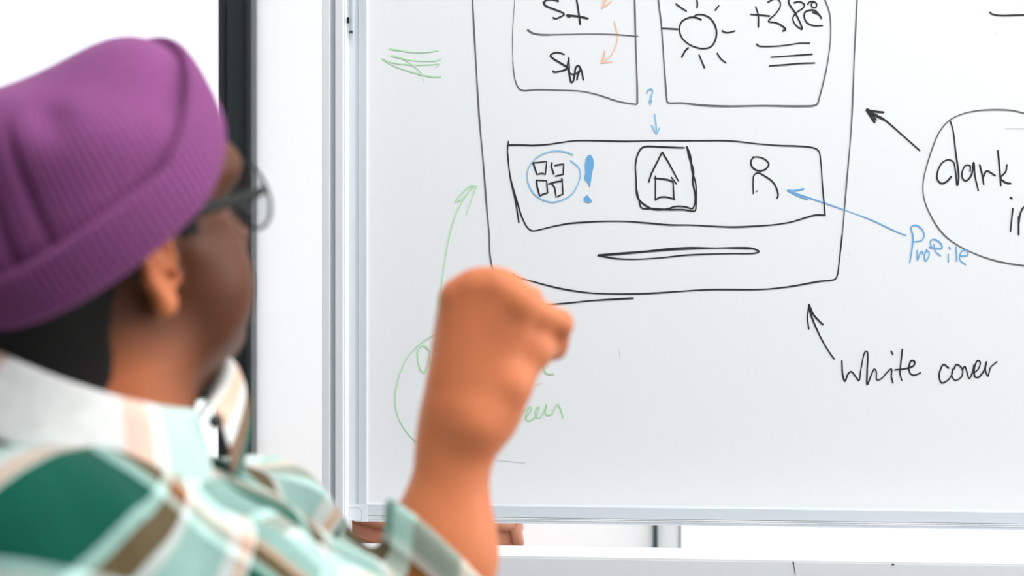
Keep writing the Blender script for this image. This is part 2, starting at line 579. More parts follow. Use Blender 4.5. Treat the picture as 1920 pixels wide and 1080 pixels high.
strokes('weather_card_sketch', 'black drawn weather card', INK_GREY, [
    D(3.0, (1228, -90), (1232, -30), (1234.4, 0), (1240, 46), (1244.8, 115), (1250.3, 188)),
    D(3.4, (1250.3, 188), (1252.4, 192), (1280, 193), (1315, 197), (1361, 199), (1430, 198), (1498.5, 199), (1526, 197.8), (1532, 195), (1537.5, 179), (1549, 133)),
    D(2.6, (1549, 133), (1555.5, 92), (1557.7, 53), (1555, 23), (1547, 0), (1530, -40), (1490, -80), (1400, -92), (1228, -90))], 3)
strokes('sun_icon_sketch', 'black drawn sun with short rays', INK_BLACK, [
    L((1315, 37), (1305.6, 33), (1292, 33), (1278, 41), (1274, 55), (1279, 71), (1294, 84), (1310, 90), (1319, 91), (1332, 88), (1340.5, 77), (1343.5, 60),
      (1339, 44), (1330, 33), (1317, 27.5), (1307, 27.5), (1302, 30)),
    L((1268, 7.6), (1278, 15), (1287, 20.7)), L((1306, -3), (1307.5, 7), (1307, 14)), L((1347.6, 11), (1341, 19)), L((1241, 53), (1271, 54.6)),
    L((1354, 57.4), (1358.4, 60), (1365, 61), (1378, 58)), L((1290.7, 89.6), (1285, 95), (1278.5, 107)), L((1311, 103), (1316, 115), (1321, 127)),
    L((1345, 100), (1351.5, 110), (1361, 117.6))], 3.2)
strokes('handwriting', 'black handwritten "+28 °C"', INK_BLACK, [
    L((1408, 27), (1430, 28.7), (1443, 30)), L((1417, 12.6), (1421.6, 27.6), (1422, 50.5)),
    L((1440, 4), (1447, 0), (1455, -3), (1462, 2), (1463, 11.5), (1455, 25), (1441, 39.5), (1455, 42.5), (1466, 48), (1473, 55), (1468, 58)),
    L((1489, 5), (1498.5, 3), (1508, 8), (1506.5, 14), (1491.6, 25), (1486.6, 34), (1490.5, 45), (1500, 53), (1504, 54.6), (1502, 47), (1491.6, 25), (1479, 4.6), (1481, -6)),
    L((1514.6, 8), (1518, 3.4), (1526, 3), (1531, 7), (1529.5, 14), (1522.6, 12.6), (1521.5, 7), (1526, 3)),
    L((1540, 34.4), (1536, 27.5), (1524, 23)), L((1537, 29), (1528, 20), (1518, 19), (1509.5, 23), (1508, 32), (1513.4, 42.5), (1526, 48), (1542, 48))], 3.2)
strokes('text_lines_sketch', 'three black lines standing for text', INK_BLACK, [
    L((1418.6, 82.7), (1422.7, 86), (1452.6, 86.6), (1475.5, 84.5), (1498.5, 81), (1518, 81)),
    L((1446, 107), (1475.5, 105), (1523, 101.5)), L((1442.7, 123.5), (1475.5, 121), (1498.5, 119), (1527.7, 118))], 2.8)
strokes('question_mark', 'light blue question mark with an arrow pointing down', INK_BLUE, [
    L((1212.6, 174.5), (1215, 169), (1222, 167), (1223.4, 172), (1220, 184), (1218.4, 190.6)), L((1217, 191), (1222, 188), (1219, 196)),
    L((1227.5, 214), (1230, 232), (1231, 249)), L((1222, 234.7), (1231, 249.5), (1236.7, 240))], 3)
strokes('navigation_bar_sketch', 'black drawn bottom bar holding three icons', INK_BLACK, [
    D(3.8, (953, 272), (973, 271.7), (998, 272.7)),
    D(3.0, (998, 272.7), (1025, 271), (1050, 267.5), (1077, 264), (1129, 264), (1171, 264.8), (1233, 263.8), (1296, 263.8)),
    D(2.8, (1296, 263.8), (1363, 263.8), (1384, 265.4), (1415, 269), (1457, 272.5), (1499, 274), (1519.6, 276), (1530, 278.8), (1536, 284.6), (1539, 303),
      (1542, 345), (1545.6, 386.7), (1547, 403)),
    D(3.0, (1547, 403.5), (1530, 403), (1509, 408.5), (1484, 416), (1457, 420.6), (1415, 424), (1374, 425.6), (1332, 424), (1296, 422), (1254, 421.5),
      (1212.5, 418), (1171, 415), (1129, 415), (1108, 416), (1067, 419), (1035, 425), (1006, 432), (998, 432.5), (989.6, 427), (979, 407.5), (969, 376),
      (958, 336.7), (953, 303), (951.7, 278), (953.5, 265)),
    D(2.8, (952, 289), (957, 334.6), (966.7, 378), (973, 417))], 3)
strokes('circle_sketch', 'light blue circle around the four squares', INK_BLUE, [
    L((1074, 290), (1062.5, 285.6), (1044, 283), (1025, 286), (1006, 296), (992.7, 311.7), (988.5, 328), (991.7, 347), (1004, 366), (1019, 375), (1035, 379),
      (1054, 375), (1071, 365), (1083, 347), (1088.5, 326), (1085, 314), (1070, 301))], 2.8)
strokes('grid_icon_sketch', 'black icon of four small squares', INK_BLACK, [
    D(3.2, (999.6, 305.4), (1025, 303), (1022.5, 327), (1016.7, 325), (1006.7, 326.7), (999.6, 305.4), s='l'),
    D(3.2, (1035, 305), (1034, 311.7), (1038.5, 326)), D(3.2, (1040.6, 310), (1057, 307.5), (1056, 327), (1041.7, 330), s='l'),
    D(3.2, (1006, 337.7), (1025, 338.8), (1026.7, 361.7), (1018.7, 363.7), (1012, 367.5), (1007, 349), (1006, 337.7), s='l'),
    D(3.2, (1029, 345), (1041.7, 341), (1055, 339), (1053, 334.6), s='l'), D(3.2, (1054, 340), (1055.6, 363.7), (1042.7, 369.6), (1040, 351), (1035, 345), s='l')], 3.2)
strokes('exclamation_mark', 'filled light blue exclamation mark', INK_BLUE2, [
    D(3, (1106, 290), (1112, 297), (1113, 311.7), (1110, 326), (1108, 341), (1106, 351), (1102, 343), (1096, 335.6), (1097.5, 324), (1097, 307.5), (1100, 295), s='fill'),
    D(3, (1101, 366), (1105, 370), (1110, 378), (1102, 380), (1095, 377), (1096, 370), s='fill')])
strokes('home_icon_sketch', 'black house icon inside a rounded square', INK_BLACK, [
    D(3.4, (1283, 277), (1254, 276), (1233, 275), (1212.5, 274.6), (1204, 277), (1197, 286.7), (1191.7, 307.5), (1192.7, 334.6), (1194, 363.7), (1198, 374),
      (1212.5, 386.7), (1225, 392), (1237.5, 393), (1254, 391), (1266.7, 387), (1285, 387.7), (1298, 391), (1302, 384.6), (1303.5, 366), (1299, 341), (1300, 320),
      (1292.5, 295), (1288, 275)),
    D(3.2, (1288, 275), (1294.6, 293), (1297.7, 320), (1304.6, 345), (1305, 386.7), (1303, 395), (1280, 393), (1254, 393), (1225, 391), (1203, 389.5), (1198, 374),
      (1192.7, 349)),
    D(3.2, (1216.7, 341), (1221, 326), (1241.7, 285), s='l'), D(3.0, (1241.7, 285), (1254, 305.4), (1272, 339), s='l'), D(3, (1222, 324), (1239, 291)),
    D(3.0, (1229, 330), (1228.7, 375)), D(3.0, (1228.7, 375), (1237.5, 370), (1250, 369.6), (1265.6, 373.7)), D(3.0, (1263.5, 373), (1262, 341)),
    D(3.0, (1262, 341), (1252, 337), (1227, 334)), D(2.6, (1259, 332.5), (1268.7, 345))], 3.2)
strokes('person_icon_sketch', 'black round-headed figure icon', INK_BLACK, [
    L((1413, 294), (1408, 303), (1411, 313.7), (1421.7, 320), (1434, 318), (1441.5, 308.5), (1436, 300), (1423.7, 294.6), (1412, 294.5)),
    L((1412.5, 362.7), (1412, 341), (1414, 328), (1421.7, 324), (1434, 330), (1449, 341), (1456, 353), (1459, 366), (1457, 371.5)), D(2, (1418, 359), (1420, 357.5))], 3.0)
strokes('arrow_sketch', 'long light blue arrow from the word to the figure icon', INK_BLUE2, [
    D(2.4, (1477, 356.5), (1509, 368), (1544.6, 380), (1582, 393)), D(1.6, (1582, 393), (1613, 404)), D(2.2, (1613, 404), (1638, 414), (1680, 434), (1699, 441.5)),
    D(3.2, (1477, 356.5), (1488, 357.5), (1507, 354)), D(3.0, (1477, 356.5), (1494.6, 366), (1514, 374))])
strokes('handwriting', 'blue handwritten word "Profile"', INK_BLUE2, [
    L((1706, 492.5), (1710.7, 461.7), (1711.7, 442), (1708.5, 426), (1715.6, 422), (1727, 427.7), (1732.8, 440.6), (1728.6, 450.4), (1712.4, 453.6)),
    L((1719.5, 469.8), (1720.5, 487.6), (1725.4, 474.7), (1728.6, 471.5), (1731, 476)),
    L((1738, 468), (1733.5, 478), (1735, 489), (1741.6, 481), (1741.6, 471.5), (1737, 470)),
    L((1746.4, 463.4), (1744.8, 452), (1752.9, 448.8), (1764.4, 457), (1766, 465), (1743, 464)), L((1751, 458.5), (1754.5, 471.5), (1763.6, 479.6)),
    L((1778, 476.3), (1778.5, 491)), L((1779.8, 463.4), (1781.7, 466.6)), L((1792.8, 463.4), (1794, 489.3)),
    L((1800, 480), (1814.5, 478), (1812.8, 469.8), (1804.7, 469.8), (1799, 481), (1801.5, 489.3), (1811, 495.8))], 2.8)
strokes('arrow_sketch', 'black arrow pointing up left at the phone outline', INK_BLACK, [
    D(3.2, (1625, 206.6), (1657, 223.5), (1689.6, 251), (1724.6, 282)), D(4.2, (1625, 206.6), (1641, 209), (1656.6, 210.5)),
    D(4.2, (1625, 206.6), (1633, 218.6), (1640, 229)), D(5.0, (1626, 205), (1636, 213), (1657, 223.5)), D(3.2, (1628, 208), (1636, 216), (1643, 225))], 3)
strokes('bubble_sketch', 'thin black bubble running off the board edge', INK_GREY, [
    D(2.6, (2010, 493), (2080, 460), (2112, 390), (2105, 310), (2060, 260), (1990, 232), (1950, 219), (1920, 212), (1897, 207), (1861, 205.6), (1829, 208), (1803, 214), (1780, 225.7), (1761, 248), (1751, 270.5), (1740, 303),
      (1731, 342), (1732.4, 371), (1744.7, 403), (1767, 437), (1793, 458), (1829, 476), (1868, 489), (1920, 498), (1965, 499), (2010, 493))])
strokes('handwriting', 'black handwritten word "dark"', INK_BLACK, [
    L((1783.6, 331), (1775.5, 340), (1766, 344), (1758, 337), (1758, 322), (1766, 306), (1777, 299.6), (1787, 303), (1791.7, 322), (1795, 348), (1797.5, 332),
      (1791.7, 283), (1787, 244.5), (1782, 227)),
    L((1819, 320.7), (1819, 311), (1811, 310), (1804.6, 320.7), (1804.6, 333.6), (1811, 339), (1821, 329), (1825.7, 304.5), (1828, 329), (1834.5, 357)),
    L((1837, 309), (1842, 329), (1844.5, 346)), L((1843.5, 332), (1850, 320.7), (1866, 329)),
    L((1871, 282.4), (1873.7, 309), (1876.6, 348)), L((1888, 309), (1885.7, 322), (1876, 333.6), (1887, 342.7), (1895, 344)),
    ], 3.2)
strokes('handwriting', 'black handwritten word "in" cut off by the frame', INK_BLACK, [
    L((1899, 391), (1894.7, 434)), L((1894.4, 370), (1897.6, 372.5)), L((1910, 406.5), (1910, 440)), L((1910, 420), (1914, 398), (1921, 388), (1930, 394), (1933, 440))], 3.2)
strokes('arrow_sketch', 'black arrow pointing up at the phone corner', INK_BLACK, [
    L((1517, 571), (1520, 588), (1534.6, 624), (1549, 650.8), (1564, 673)), L((1517, 571), (1514, 595), (1516.6, 616.6)), L((1517, 571), (1526, 590.6), (1543, 608.6))], 3.2)
strokes('handwriting', 'black handwritten words "white cover"', INK_BLACK, [
    L((1578.5, 676.8), (1580.4, 703.8), (1584.5, 714.6), (1590, 701.4), (1596, 696.6), (1604.5, 706), (1610.5, 713.4), (1614, 694), (1622.5, 659), (1626, 659.2),
      (1626, 694), (1626, 721), (1633.4, 703.8), (1639.4, 691.7), (1643, 696.5), (1644.2, 712.2), (1652.6, 709.8), (1664.7, 696.5), (1671.4, 691.7), (1671.4, 706.2),
      (1674.3, 717.7)),
    L((1671, 658), (1674.3, 664.5)), L((1691.9, 655), (1688.7, 684.5), (1687.5, 699), (1691, 713)),
    L((1677.9, 693.4), (1700.8, 690.5), (1712.8, 685.7), (1715.2, 678.5), (1709.2, 676), (1704.4, 686.9), (1706.8, 700), (1714, 703.3), (1726, 698.9)),
    L((1779, 690), (1769.4, 683.3), (1763.4, 692.9), (1761, 706), (1765.8, 717.7), (1777.8, 712.2), (1785, 701.4), (1786.3, 691.7), (1784.6, 703.8), (1791, 713),
      (1803, 706), (1804.3, 691.7), (1793.5, 683.3), (1788.7, 691.7)),
    L((1804.3, 694), (1809, 686.9), (1812.8, 696.5), (1817.6, 709.8), (1823.6, 696.5), (1826, 684.5)),
    L((1824.8, 700), (1834.4, 691.7), (1838, 678.5), (1833.3, 676), (1827.2, 689.3), (1828.4, 706.2), (1834.4, 707.4), (1845.3, 694), (1849.6, 678.5)),
    L((1849.6, 678.5), (1847.7, 694), (1852.5, 705), (1857.3, 689.3), (1869.3, 678))], 2.9)
strokes('line_sketch', 'black line running off the board edge', INK_BLACK, [
    L((1856, 22.6), (1859, 25.5), (1866.7, 28), (1880, 29), (1896, 28.7), (1920, 28), (1980, 26))], 3)
strokes('scribble', 'pale green crossed-out scribble', INK_GREEN, [
    D(3.2, (731, 91.7), (748, 94), (768, 97.5)), D(2, (768, 97.5), (798, 98), (821.7, 94.7)),
    D(3.4, (735, 104.5), (756.7, 110)), D(2, (756.7, 110), (773, 113), (803, 114.5), (821.7, 113), (826.7, 110)),
    D(2.8, (716.7, 110), (730, 116), (748, 119), (773, 122)), D(2, (773, 122), (806.7, 121), (823, 120), (816.7, 127.5)),
    D(2, (716.7, 110), (736.7, 122.5), (765, 133)), D(3, (765, 133), (790, 139.7), (811.7, 143.7), (826.7, 143.7)),
    D(2.2, (756.7, 110), (773, 121.7), (786.7, 133), (792.5, 143), (793.7, 155))])
strokes('arrow_sketch', 'pale green curved arrow pointing up', INK_GREEN, [
    D(2.6, (821.5, 605), (821.5, 579.7), (827.4, 536.7), (835.4, 483), (844.8, 434.7), (857, 397), (873, 367.6), (886.4, 350), (893, 349.3)),
    D(2.4, (893, 349.3), (883.8, 348), (867.6, 361), (854, 378.3), (862.3, 375.6), (886.4, 351.5)), D(2.4, (893, 349.3), (883.8, 375.6), (873.6, 403.8))])
strokes('bubble_sketch', 'pale green bubble behind the fist', INK_GREEN, [
    D(2.4, (850, 618), (819.4, 626.7), (802.8, 634), (780.5, 651), (761, 676), (747, 710.5), (741, 746.7), (744.4, 774.4), (757, 802), (777.8, 825.8), (810, 850))])
strokes('handwriting', 'pale green letter "a" left of the wrist', INK_GREEN, [
    L((807, 659), (794.4, 648), (784.7, 655), (783.9, 674.4), (790, 695), (795.8, 698), (804, 680), (807, 659)), L((806, 665), (804, 677), (812, 692)),
    ], 2.8)
strokes('handwriting', 'pale green letter "e" just under the fist', INK_GREEN, [
    L((1035, 672), (1022, 680), (1019.4, 688), (1023.6, 699.4), (1039, 701.4)), 
    ], 2.8)
strokes('handwriting', 'pale green letters "reen" right of the wrist', INK_GREEN, [
    L((966.7, 771.7), (968, 785.6), (972, 788), (977.8, 774.4), (984.7, 767.5)),
    L((986, 782.8), (995.8, 769), (994.4, 762), (987.5, 771.7), (987.5, 787), (997, 787), (1008, 774.4), (1011, 763), (1005.6, 766), (1004, 777), (1009.7, 784),
      (1019.4, 774.4), (1025, 757.8), (1023.6, 777), (1033, 777), (1045.8, 757.8), (1051, 766), (1056, 782.8))], 2.8)
strokes_each('wiped_mark', 'faint wiped pen trace', INK_FAINT, [
    D(1.6, (1885.7, 240.6), (1920, 240.6), (1980, 240)), D(1.2, (920, 861), (985, 868)), D(1.2, (1161, 655), (1162, 672)), D(1.4, (1865, 62), (1868, 64)),
    D(1.4, (1589, 477), (1594, 478))])
strokes('red_dash', 'tiny red pen dash', INK_ORANGE, [D(1.6, (1005.6, 721.7), (1015.8, 717.5))])
strokes_each('scuff_mark', 'dark speck on the cross bar', INK_BLACK, [
    D(3, (1487, 1054), (1488, 1057)), D(3.2, (1673, 1058), (1675.5, 1058.5)), D(1.2, (1488, 1058), (1491, 1076))], 2.5, 0.0562, cb)

# ------------------------------------------------------------------ terracotta tub chair behind the board
tc_o = P(800, 1000, 2.42)
tub = tag(empty('tub_chair', (tc_o[0], tc_o[1], 0)), 'terracotta moulded tub chair standing behind the lower edge of the whiteboard', 'chair')


def tub_shell():
    # U-shaped shell: back at the left, arms running right; height drops from the back to the arms
    xb0, xf = P(592, 0, 2.42)[0], P(966, 0, 2.42)[0]
    zr_arm = P(0, 985, 2.40)[2]
    zr_back = P(0, 919, 2.55)[2]
    cx, cy = xb0 + 0.10, 2.465
    path = []
    for k in range(9):
        path.append((xf + (cx - xf) * k / 8, cy - 0.075, zr_arm))
    for k in range(1, 16):
        a = math.pi * k / 16
        t = math.sin(a)
        path.append((cx - 0.10 * math.sin(a), cy - 0.075 * math.cos(a), zr_arm + (zr_back - zr_arm) * max(0, t) ** 1.3))
    for k in range(9):
        path.append((cx + (xf - cx) * k / 8, cy + 0.075, zr_arm))
    return np.array(path)


tp = tub_shell()
v, f = tube(tp, 0.007, 10)
mesh_obj('rolled_rim', v, f, TERRACOTTA, tub, True)
zs = 0.55
vs, fs = [], []
cen = np.array([tp[:, 0].mean(), 2.465])
ROWS = 10
for r in range(ROWS + 1):
    t = r / ROWS
    for p in tp:
        sc_ = 1 - 0.18 * t ** 1.5
        step = 0.0018 if t > 0.12 else 0.0
        q = cen + (p[:2] - cen) * sc_ * (1 - step)
        vs.append((q[0], q[1], p[2] + (zs - p[2]) * t))
n = len(tp)
for r in range(ROWS):
    for k in range(n - 1):
        fs.append((r * n + k, r * n + k + 1, (r + 1) * n + k + 1, (r + 1) * n + k))
sh = mesh_obj('back_shell', vs, fs, TERRACOTTA, tub, True)
md = sh.modifiers.new('thickness', 'SOLIDIFY')
md.thickness = 0.006
v, f = tube([(p[0], p[1], p[2] - 0.024) for p in tp], 0.0022, 6)
mesh_obj('shell_bead', v, f, TERRACOTTA, tub, True)
box('seat', (tp[:, 0].min() + 0.03, 2.40, zs - 0.02), (tp[:, 0].max(), 2.53, zs + 0.012), TERRACOTTA, tub, None, 0.008)
for sx in (0.05, 0.21):
    for sy in (-0.05, 0.05):
        x = tp[:, 0].min() + sx
        v, f = tube([(x, 2.465 + sy, zs - 0.015), (x + (sx - 0.13) * 0.2, 2.465 + sy * 1.25, 0.0)], [0.011, 0.008], 10)
        mesh_obj('leg', v, f, TERRACOTTA, tub, True)
for yy in (-1, 1):
    e = tp[0] if yy < 0 else tp[-1]
    v, f = tube([(e[0], e[1], e[2]), (e[0] + 0.004, e[1], e[2] - 0.02), (e[0] - 0.012, e[1] * 0.5 + 2.465 * 0.5, e[2] - 0.06), (e[0] - 0.02, 2.465, zs)],
                [0.0075, 0.0075, 0.007, 0.006], 10)
    mesh_obj('front_edge', v, f, TERRACOTTA, tub, True)


# ------------------------------------------------------------------ implicit surfaces for the person
def smin(a, b, k):
    if k <= 0:
        return np.minimum(a, b)
    h = np.clip(0.5 + 0.5 * (b - a) / k, 0, 1)
    return b + (a - b) * h - k * h * (1 - h)


def smax(a, b, k):
    return -smin(-a, -b, k)


def ell(p, c, r):
    q = (p - np.array(c)) / np.array(r)
    k0 = np.linalg.norm(q, axis=1)
    k1 = np.linalg.norm(q / np.array(r), axis=1)
    return k0 * (k0 - 1.0) / np.maximum(k1, 1e-9)


def cone(p, a, b, ra, rb):
    a, b = np.array(a, float), np.array(b, float)
    ab = b - a
    t = np.clip(((p - a) @ ab) / (ab @ ab), 0, 1)
    return np.linalg.norm(p - a - t[:, None] * ab, axis=1) - (ra + (rb - ra) * t)


def fcone(p, a, b, ra, rb, axis, ratio):
    """round cone flattened along an axis"""
    axis = np.array(axis, float)
    axis /= np.linalg.norm(axis)
    a, b = np.array(a, float), np.array(b, float)

    def sq(x):
        return x + np.outer(x @ axis, axis) * (1 / ratio - 1) if x.ndim == 2 else x + axis * (x @ axis) * (1 / ratio - 1)
    d = cone(sq(p), sq(a), sq(b), ra, rb)
    return d * (1.0 if ratio > 1 else (0.6 + 0.4 * ratio))


def nets(f, lo, hi, h, B=8, slack=1.5, chunk=600):
    """naive surface nets on sparse blocks"""
    lo = np.array(lo, float)
    nb = np.ceil((np.array(hi) - lo) / (h * B)).astype(int)
    g = np.stack(np.meshgrid(*[np.arange(k) for k in nb], indexing='ij'), -1).reshape(-1, 3)
    cc = lo + (g + 0.5) * (h * B)
    d = np.concatenate([f(cc[i:i + 200000]) for i in range(0, len(cc), 200000)])
    g = g[np.abs(d) < h * B * 0.87 * slack]
    loc = np.stack(np.meshgrid(*[np.arange(B + 1)] * 3, indexing='ij'), -1).reshape(-1, 3)
    offs = np.array([[i, j, k] for i in (0, 1) for j in (0, 1) for k in (0, 1)])
    CI, CV = [], []
    for s in range(0, len(g), chunk):
        gb = g[s:s + chunk]
        idx = gb[:, None, :] * B + loc[None]
        v = f((lo + idx.reshape(-1, 3) * h)).reshape(len(gb), B + 1, B + 1, B + 1)
        cv = np.stack([v[:, o[0]:o[0] + B, o[1]:o[1] + B, o[2]:o[2] + B] for o in offs], -1)
        act = (cv.min(-1) < 0) & (cv.max(-1) >= 0)
        w = np.argwhere(act)
        CI.append(gb[w[:, 0]] * B + w[:, 1:])
        CV.append(cv[act])
    CI, CV = np.concatenate(CI), np.concatenate(CV)
    acc = np.zeros((len(CI), 3))
    cnt = np.zeros(len(CI))
    for a in range(8):
        for b in range(a + 1, 8):
            if np.abs(offs[a] - offs[b]).sum() != 1:
                continue
            va, vb = CV[:, a], CV[:, b]
            m = (va < 0) != (vb < 0)
            t = va[m] / (va[m] - vb[m])
            acc[m] += offs[a] + t[:, None] * (offs[b] - offs[a])
            cnt[m] += 1
    V = lo + (CI + acc / cnt[:, None]) * h
    M = 1 << 20
    key = (CI[:, 0] * M + CI[:, 1]) * M + CI[:, 2]
    order = np.argsort(key)
    ks = key[order]

    def find(c):
        k = (c[:, 0] * M + c[:, 1]) * M + c[:, 2]
        i = np.clip(np.searchsorted(ks, k), 0, len(ks) - 1)
        return np.where(ks[i] == k, order[i], -1)
    F = []
    # corner 0 = origin of the cell; edges from it along x, y, z
    for ax, ci in ((0, 4), (1, 2), (2, 1)):
        v0, v1 = CV[:, 0], CV[:, ci]
        m = np.where((v0 < 0) != (v1 < 0))[0]
        a1, a2 = (ax + 1) % 3, (ax + 2) % 3
        e1, e2 = np.eye(3, dtype=int)[a1], np.eye(3, dtype=int)[a2]
        c = CI[m]
        q = np.stack([m, find(c - e1), find(c - e1 - e2), find(c - e2)], 1)
        ok = (q >= 0).all(1)
        q, inside = q[ok], (v0[m] < 0)[ok]
        q[~inside] = q[~inside][:, ::-1]
        F.append(q)
    return V, np.concatenate(F)


def relax(V, F, it=2, lam=0.5):
    E = np.concatenate([F[:, [0, 1]], F[:, [1, 2]], F[:, [2, 3]], F[:, [3, 0]]])
    for _ in range(it):
        for w in (lam, -lam * 0.95):
            s = np.zeros_like(V)
            c = np.zeros(len(V))
            for a, b in ((0, 1), (1, 0)):
                np.add.at(s, E[:, a], V[E[:, b]])
                np.add.at(c, E[:, a], 1)
            V = V + w * (s / np.maximum(c, 1)[:, None] - V)
    return V


def fast_mesh(name, V, F, material, parent=None, attrs=None):
    me = bpy.data.meshes.new(name)
    me.vertices.add(len(V))
    me.vertices.foreach_set('co', np.ascontiguousarray(V, dtype=np.float32).ravel())
    k = F.shape[1]
    me.loops.add(F.size)
    me.polygons.add(len(F))
    me.loops.foreach_set('vertex_index', np.ascontiguousarray(F, dtype=np.int32).ravel())
    me.polygons.foreach_set('loop_start', np.arange(0, F.size, k, dtype=np.int32))
    me.update(calc_edges=True)
    me.validate()
    me.polygons.foreach_set('use_smooth', np.ones(len(me.polygons), dtype=bool))
    for nm, arr in (attrs or {}).items():
        if arr.ndim == 1:
            at = me.attributes.new(nm, 'FLOAT', 'POINT')
            at.data.foreach_set('value', np.ascontiguousarray(arr, dtype=np.float32))
        else:
            at = me.attributes.new(nm, 'FLOAT_VECTOR', 'POINT')
            at.data.foreach_set('vector', np.ascontiguousarray(arr, dtype=np.float32).ravel())
    me.materials.append(material)
    o = bpy.data.objects.new(name, me)
    COL.objects.link(o)
    if parent is not None:
        o.parent = parent
        o.matrix_parent_inverse = parent_world(parent).inverted()
    return o


# ---- frames of the figure
HS = 1.06
AL, PT = math.radians(45), math.radians(19)       # head turned away from the lens, chin lifted
FH = np.array([math.cos(AL), math.sin(AL), 0])
HR = np.array([math.sin(AL), -math.cos(AL), 0])
UP = np.array([0, 0, 1.0])
HU = FH * math.cos(PT) + UP * math.sin(PT)
HW = -FH * math.sin(PT) + UP * math.cos(PT)
HC = P(310, 512, 1.33) - HR * 0.080 * HS
HM = np.stack([HU, HR, HW])            # rows: forward, right, up


def hl(p):
    return (p - HC) @ HM.T / HS


def hw(u, r, w):
    return HC + (HU * u + HR * r + HW * w) * HS


BE = math.radians(-15)
TF = np.array([math.cos(BE), math.sin(BE), 0])
TL = np.array([-math.sin(BE), math.cos(BE), 0])
LEAN = math.radians(33)
TA = TF * math.sin(LEAN) - UP * math.cos(LEAN)     # down the trunk
TP = TF * math.cos(LEAN) + UP * math.sin(LEAN)     # out of the chest
N0 = P(172, 752, 1.385)


def tw(a, f_, l_):
    return N0 + TA * a + TP * f_ + TL * l_


SHR = tw(0.092, -0.035, -0.185)
SHL = tw(0.138, -0.018, 0.150)
ELR = SHR + np.array([0.10, -0.05, -0.27])
WRR = ELR + np.array([0.20, 0.06, -0.10])
HY = 1.47
WRL = P(856, 815, HY)
ELL = P(784, 1350, 1.475)
HIP = tw(0.50, 0.0, 0.0)
HIP[2] = max(HIP[2], 0.60)
MIDT = (N0 + HIP) / 2

# ---- left hand: joints (picture position, distance)
RS = 0.95
J = {
    'idx': [P(975, 572, HY - 0.004), P(1048, 607, HY + 0.022), P(1040, 652, HY + 0.040), P(1004, 660, HY + 0.044)],
    'mid': [P(936, 544, HY), P(992, 562, HY + 0.044), P(1000, 618, HY + 0.058), P(966, 634, HY + 0.048)],
    'rng': [P(895, 544, HY + 0.004), P(940, 556, HY + 0.048), P(955, 612, HY + 0.060), P(925, 632, HY + 0.050)],
    'pky': [P(858, 562, HY + 0.010), P(888, 575, HY + 0.046), P(905, 622, HY + 0.056), P(885, 640, HY + 0.048)],
}
JR = {'idx': [0.0135, 0.0115, 0.0098, 0.0085], 'mid': [0.0135, 0.0112, 0.0098, 0.0086], 'rng': [0.0128, 0.0105, 0.0092, 0.008],
      'pky': [0.0118, 0.0095, 0.0084, 0.0074]}
JR = {k: [x * RS for x in v] for k, v in JR.items()}
TH_J = [P(905, 792, HY - 0.004), P(955, 724, HY - 0.001), P(1002, 662, HY + 0.012), P(1042, 638, HY + 0.034)]
TH_R = [0.0157, 0.0142, 0.0112, 0.0093]


def f_hand(p):
    d = fcone(p, WRL + np.array([0, 0.004, 0.0]), P(876, 735, HY + 0.004), 0.0255, 0.0272, (0, 1, 0), 0.76)
    for k in ('idx', 'mid', 'rng', 'pky'):
        j, r = J[k], JR[k]
        d = smin(d, cone(p, P(868 + {'idx': 30, 'mid': 16, 'rng': 2, 'pky': -10}[k], 750, HY + 0.002), j[0], 0.0157, r[0] * 1.12), 0.024)
    # palm mass behind the knuckles
    d = smin(d, ell(p, P(905, 650, HY + 0.022), (0.034, 0.019, 0.044)), 0.02)
    # knuckle humps
    for k in ('idx', 'mid', 'rng', 'pky'):
        d = smin(d, np.linalg.norm(p - (J[k][0] + np.array([0, -0.004, 0.001])), axis=1) - JR[k][0] * 0.95, 0.008)
    # fleshy thumb base
    d = smin(d, ell(p, P(932, 748, HY + 0.006), (0.020, 0.020, 0.034)), 0.016)
    d = smin(d, cone(p, TH_J[0], TH_J[1], TH_R[0], TH_R[1]), 0.012)
    t = smin(cone(p, TH_J[1], TH_J[2], TH_R[1], TH_R[2]), cone(p, TH_J[2], TH_J[3], TH_R[2], TH_R[3]), 0.006)
    d = smin(d, t, 0.010)
    for k in ('idx', 'mid', 'rng', 'pky'):
        j, r = J[k], JR[k]
        fi = smin(cone(p, j[0], j[1], r[0], r[1]), cone(p, j[1], j[2], r[1], r[2]), 0.004)
        fi = smin(fi, cone(p, j[2], j[3], r[2], r[3]), 0.004)
        d = smin(d, fi, 0.005)
    # web of flesh between thumb and first finger
    d = smin(d, ell(p, P(985, 640, HY + 0.012), (0.018, 0.014, 0.020)), 0.012)
    return d


def f_arm(p):
    mid = WRL + (ELL - WRL) * 0.42
    ax = (0.1, 1, 0)
    d = fcone(p, WRL, mid, 0.0258, 0.0378, ax, 0.88)
    d = smin(d, fcone(p, mid, ELL, 0.0378, 0.042, ax, 0.95), 0.03)
    # bone at the wrist
    d = smin(d, np.linalg.norm(p - P(884, 800, HY - 0.012), axis=1) - 0.0135, 0.018)
    d = smin(d, cone(p, ELL, SHL, 0.044, 0.052), 0.03)
    return d


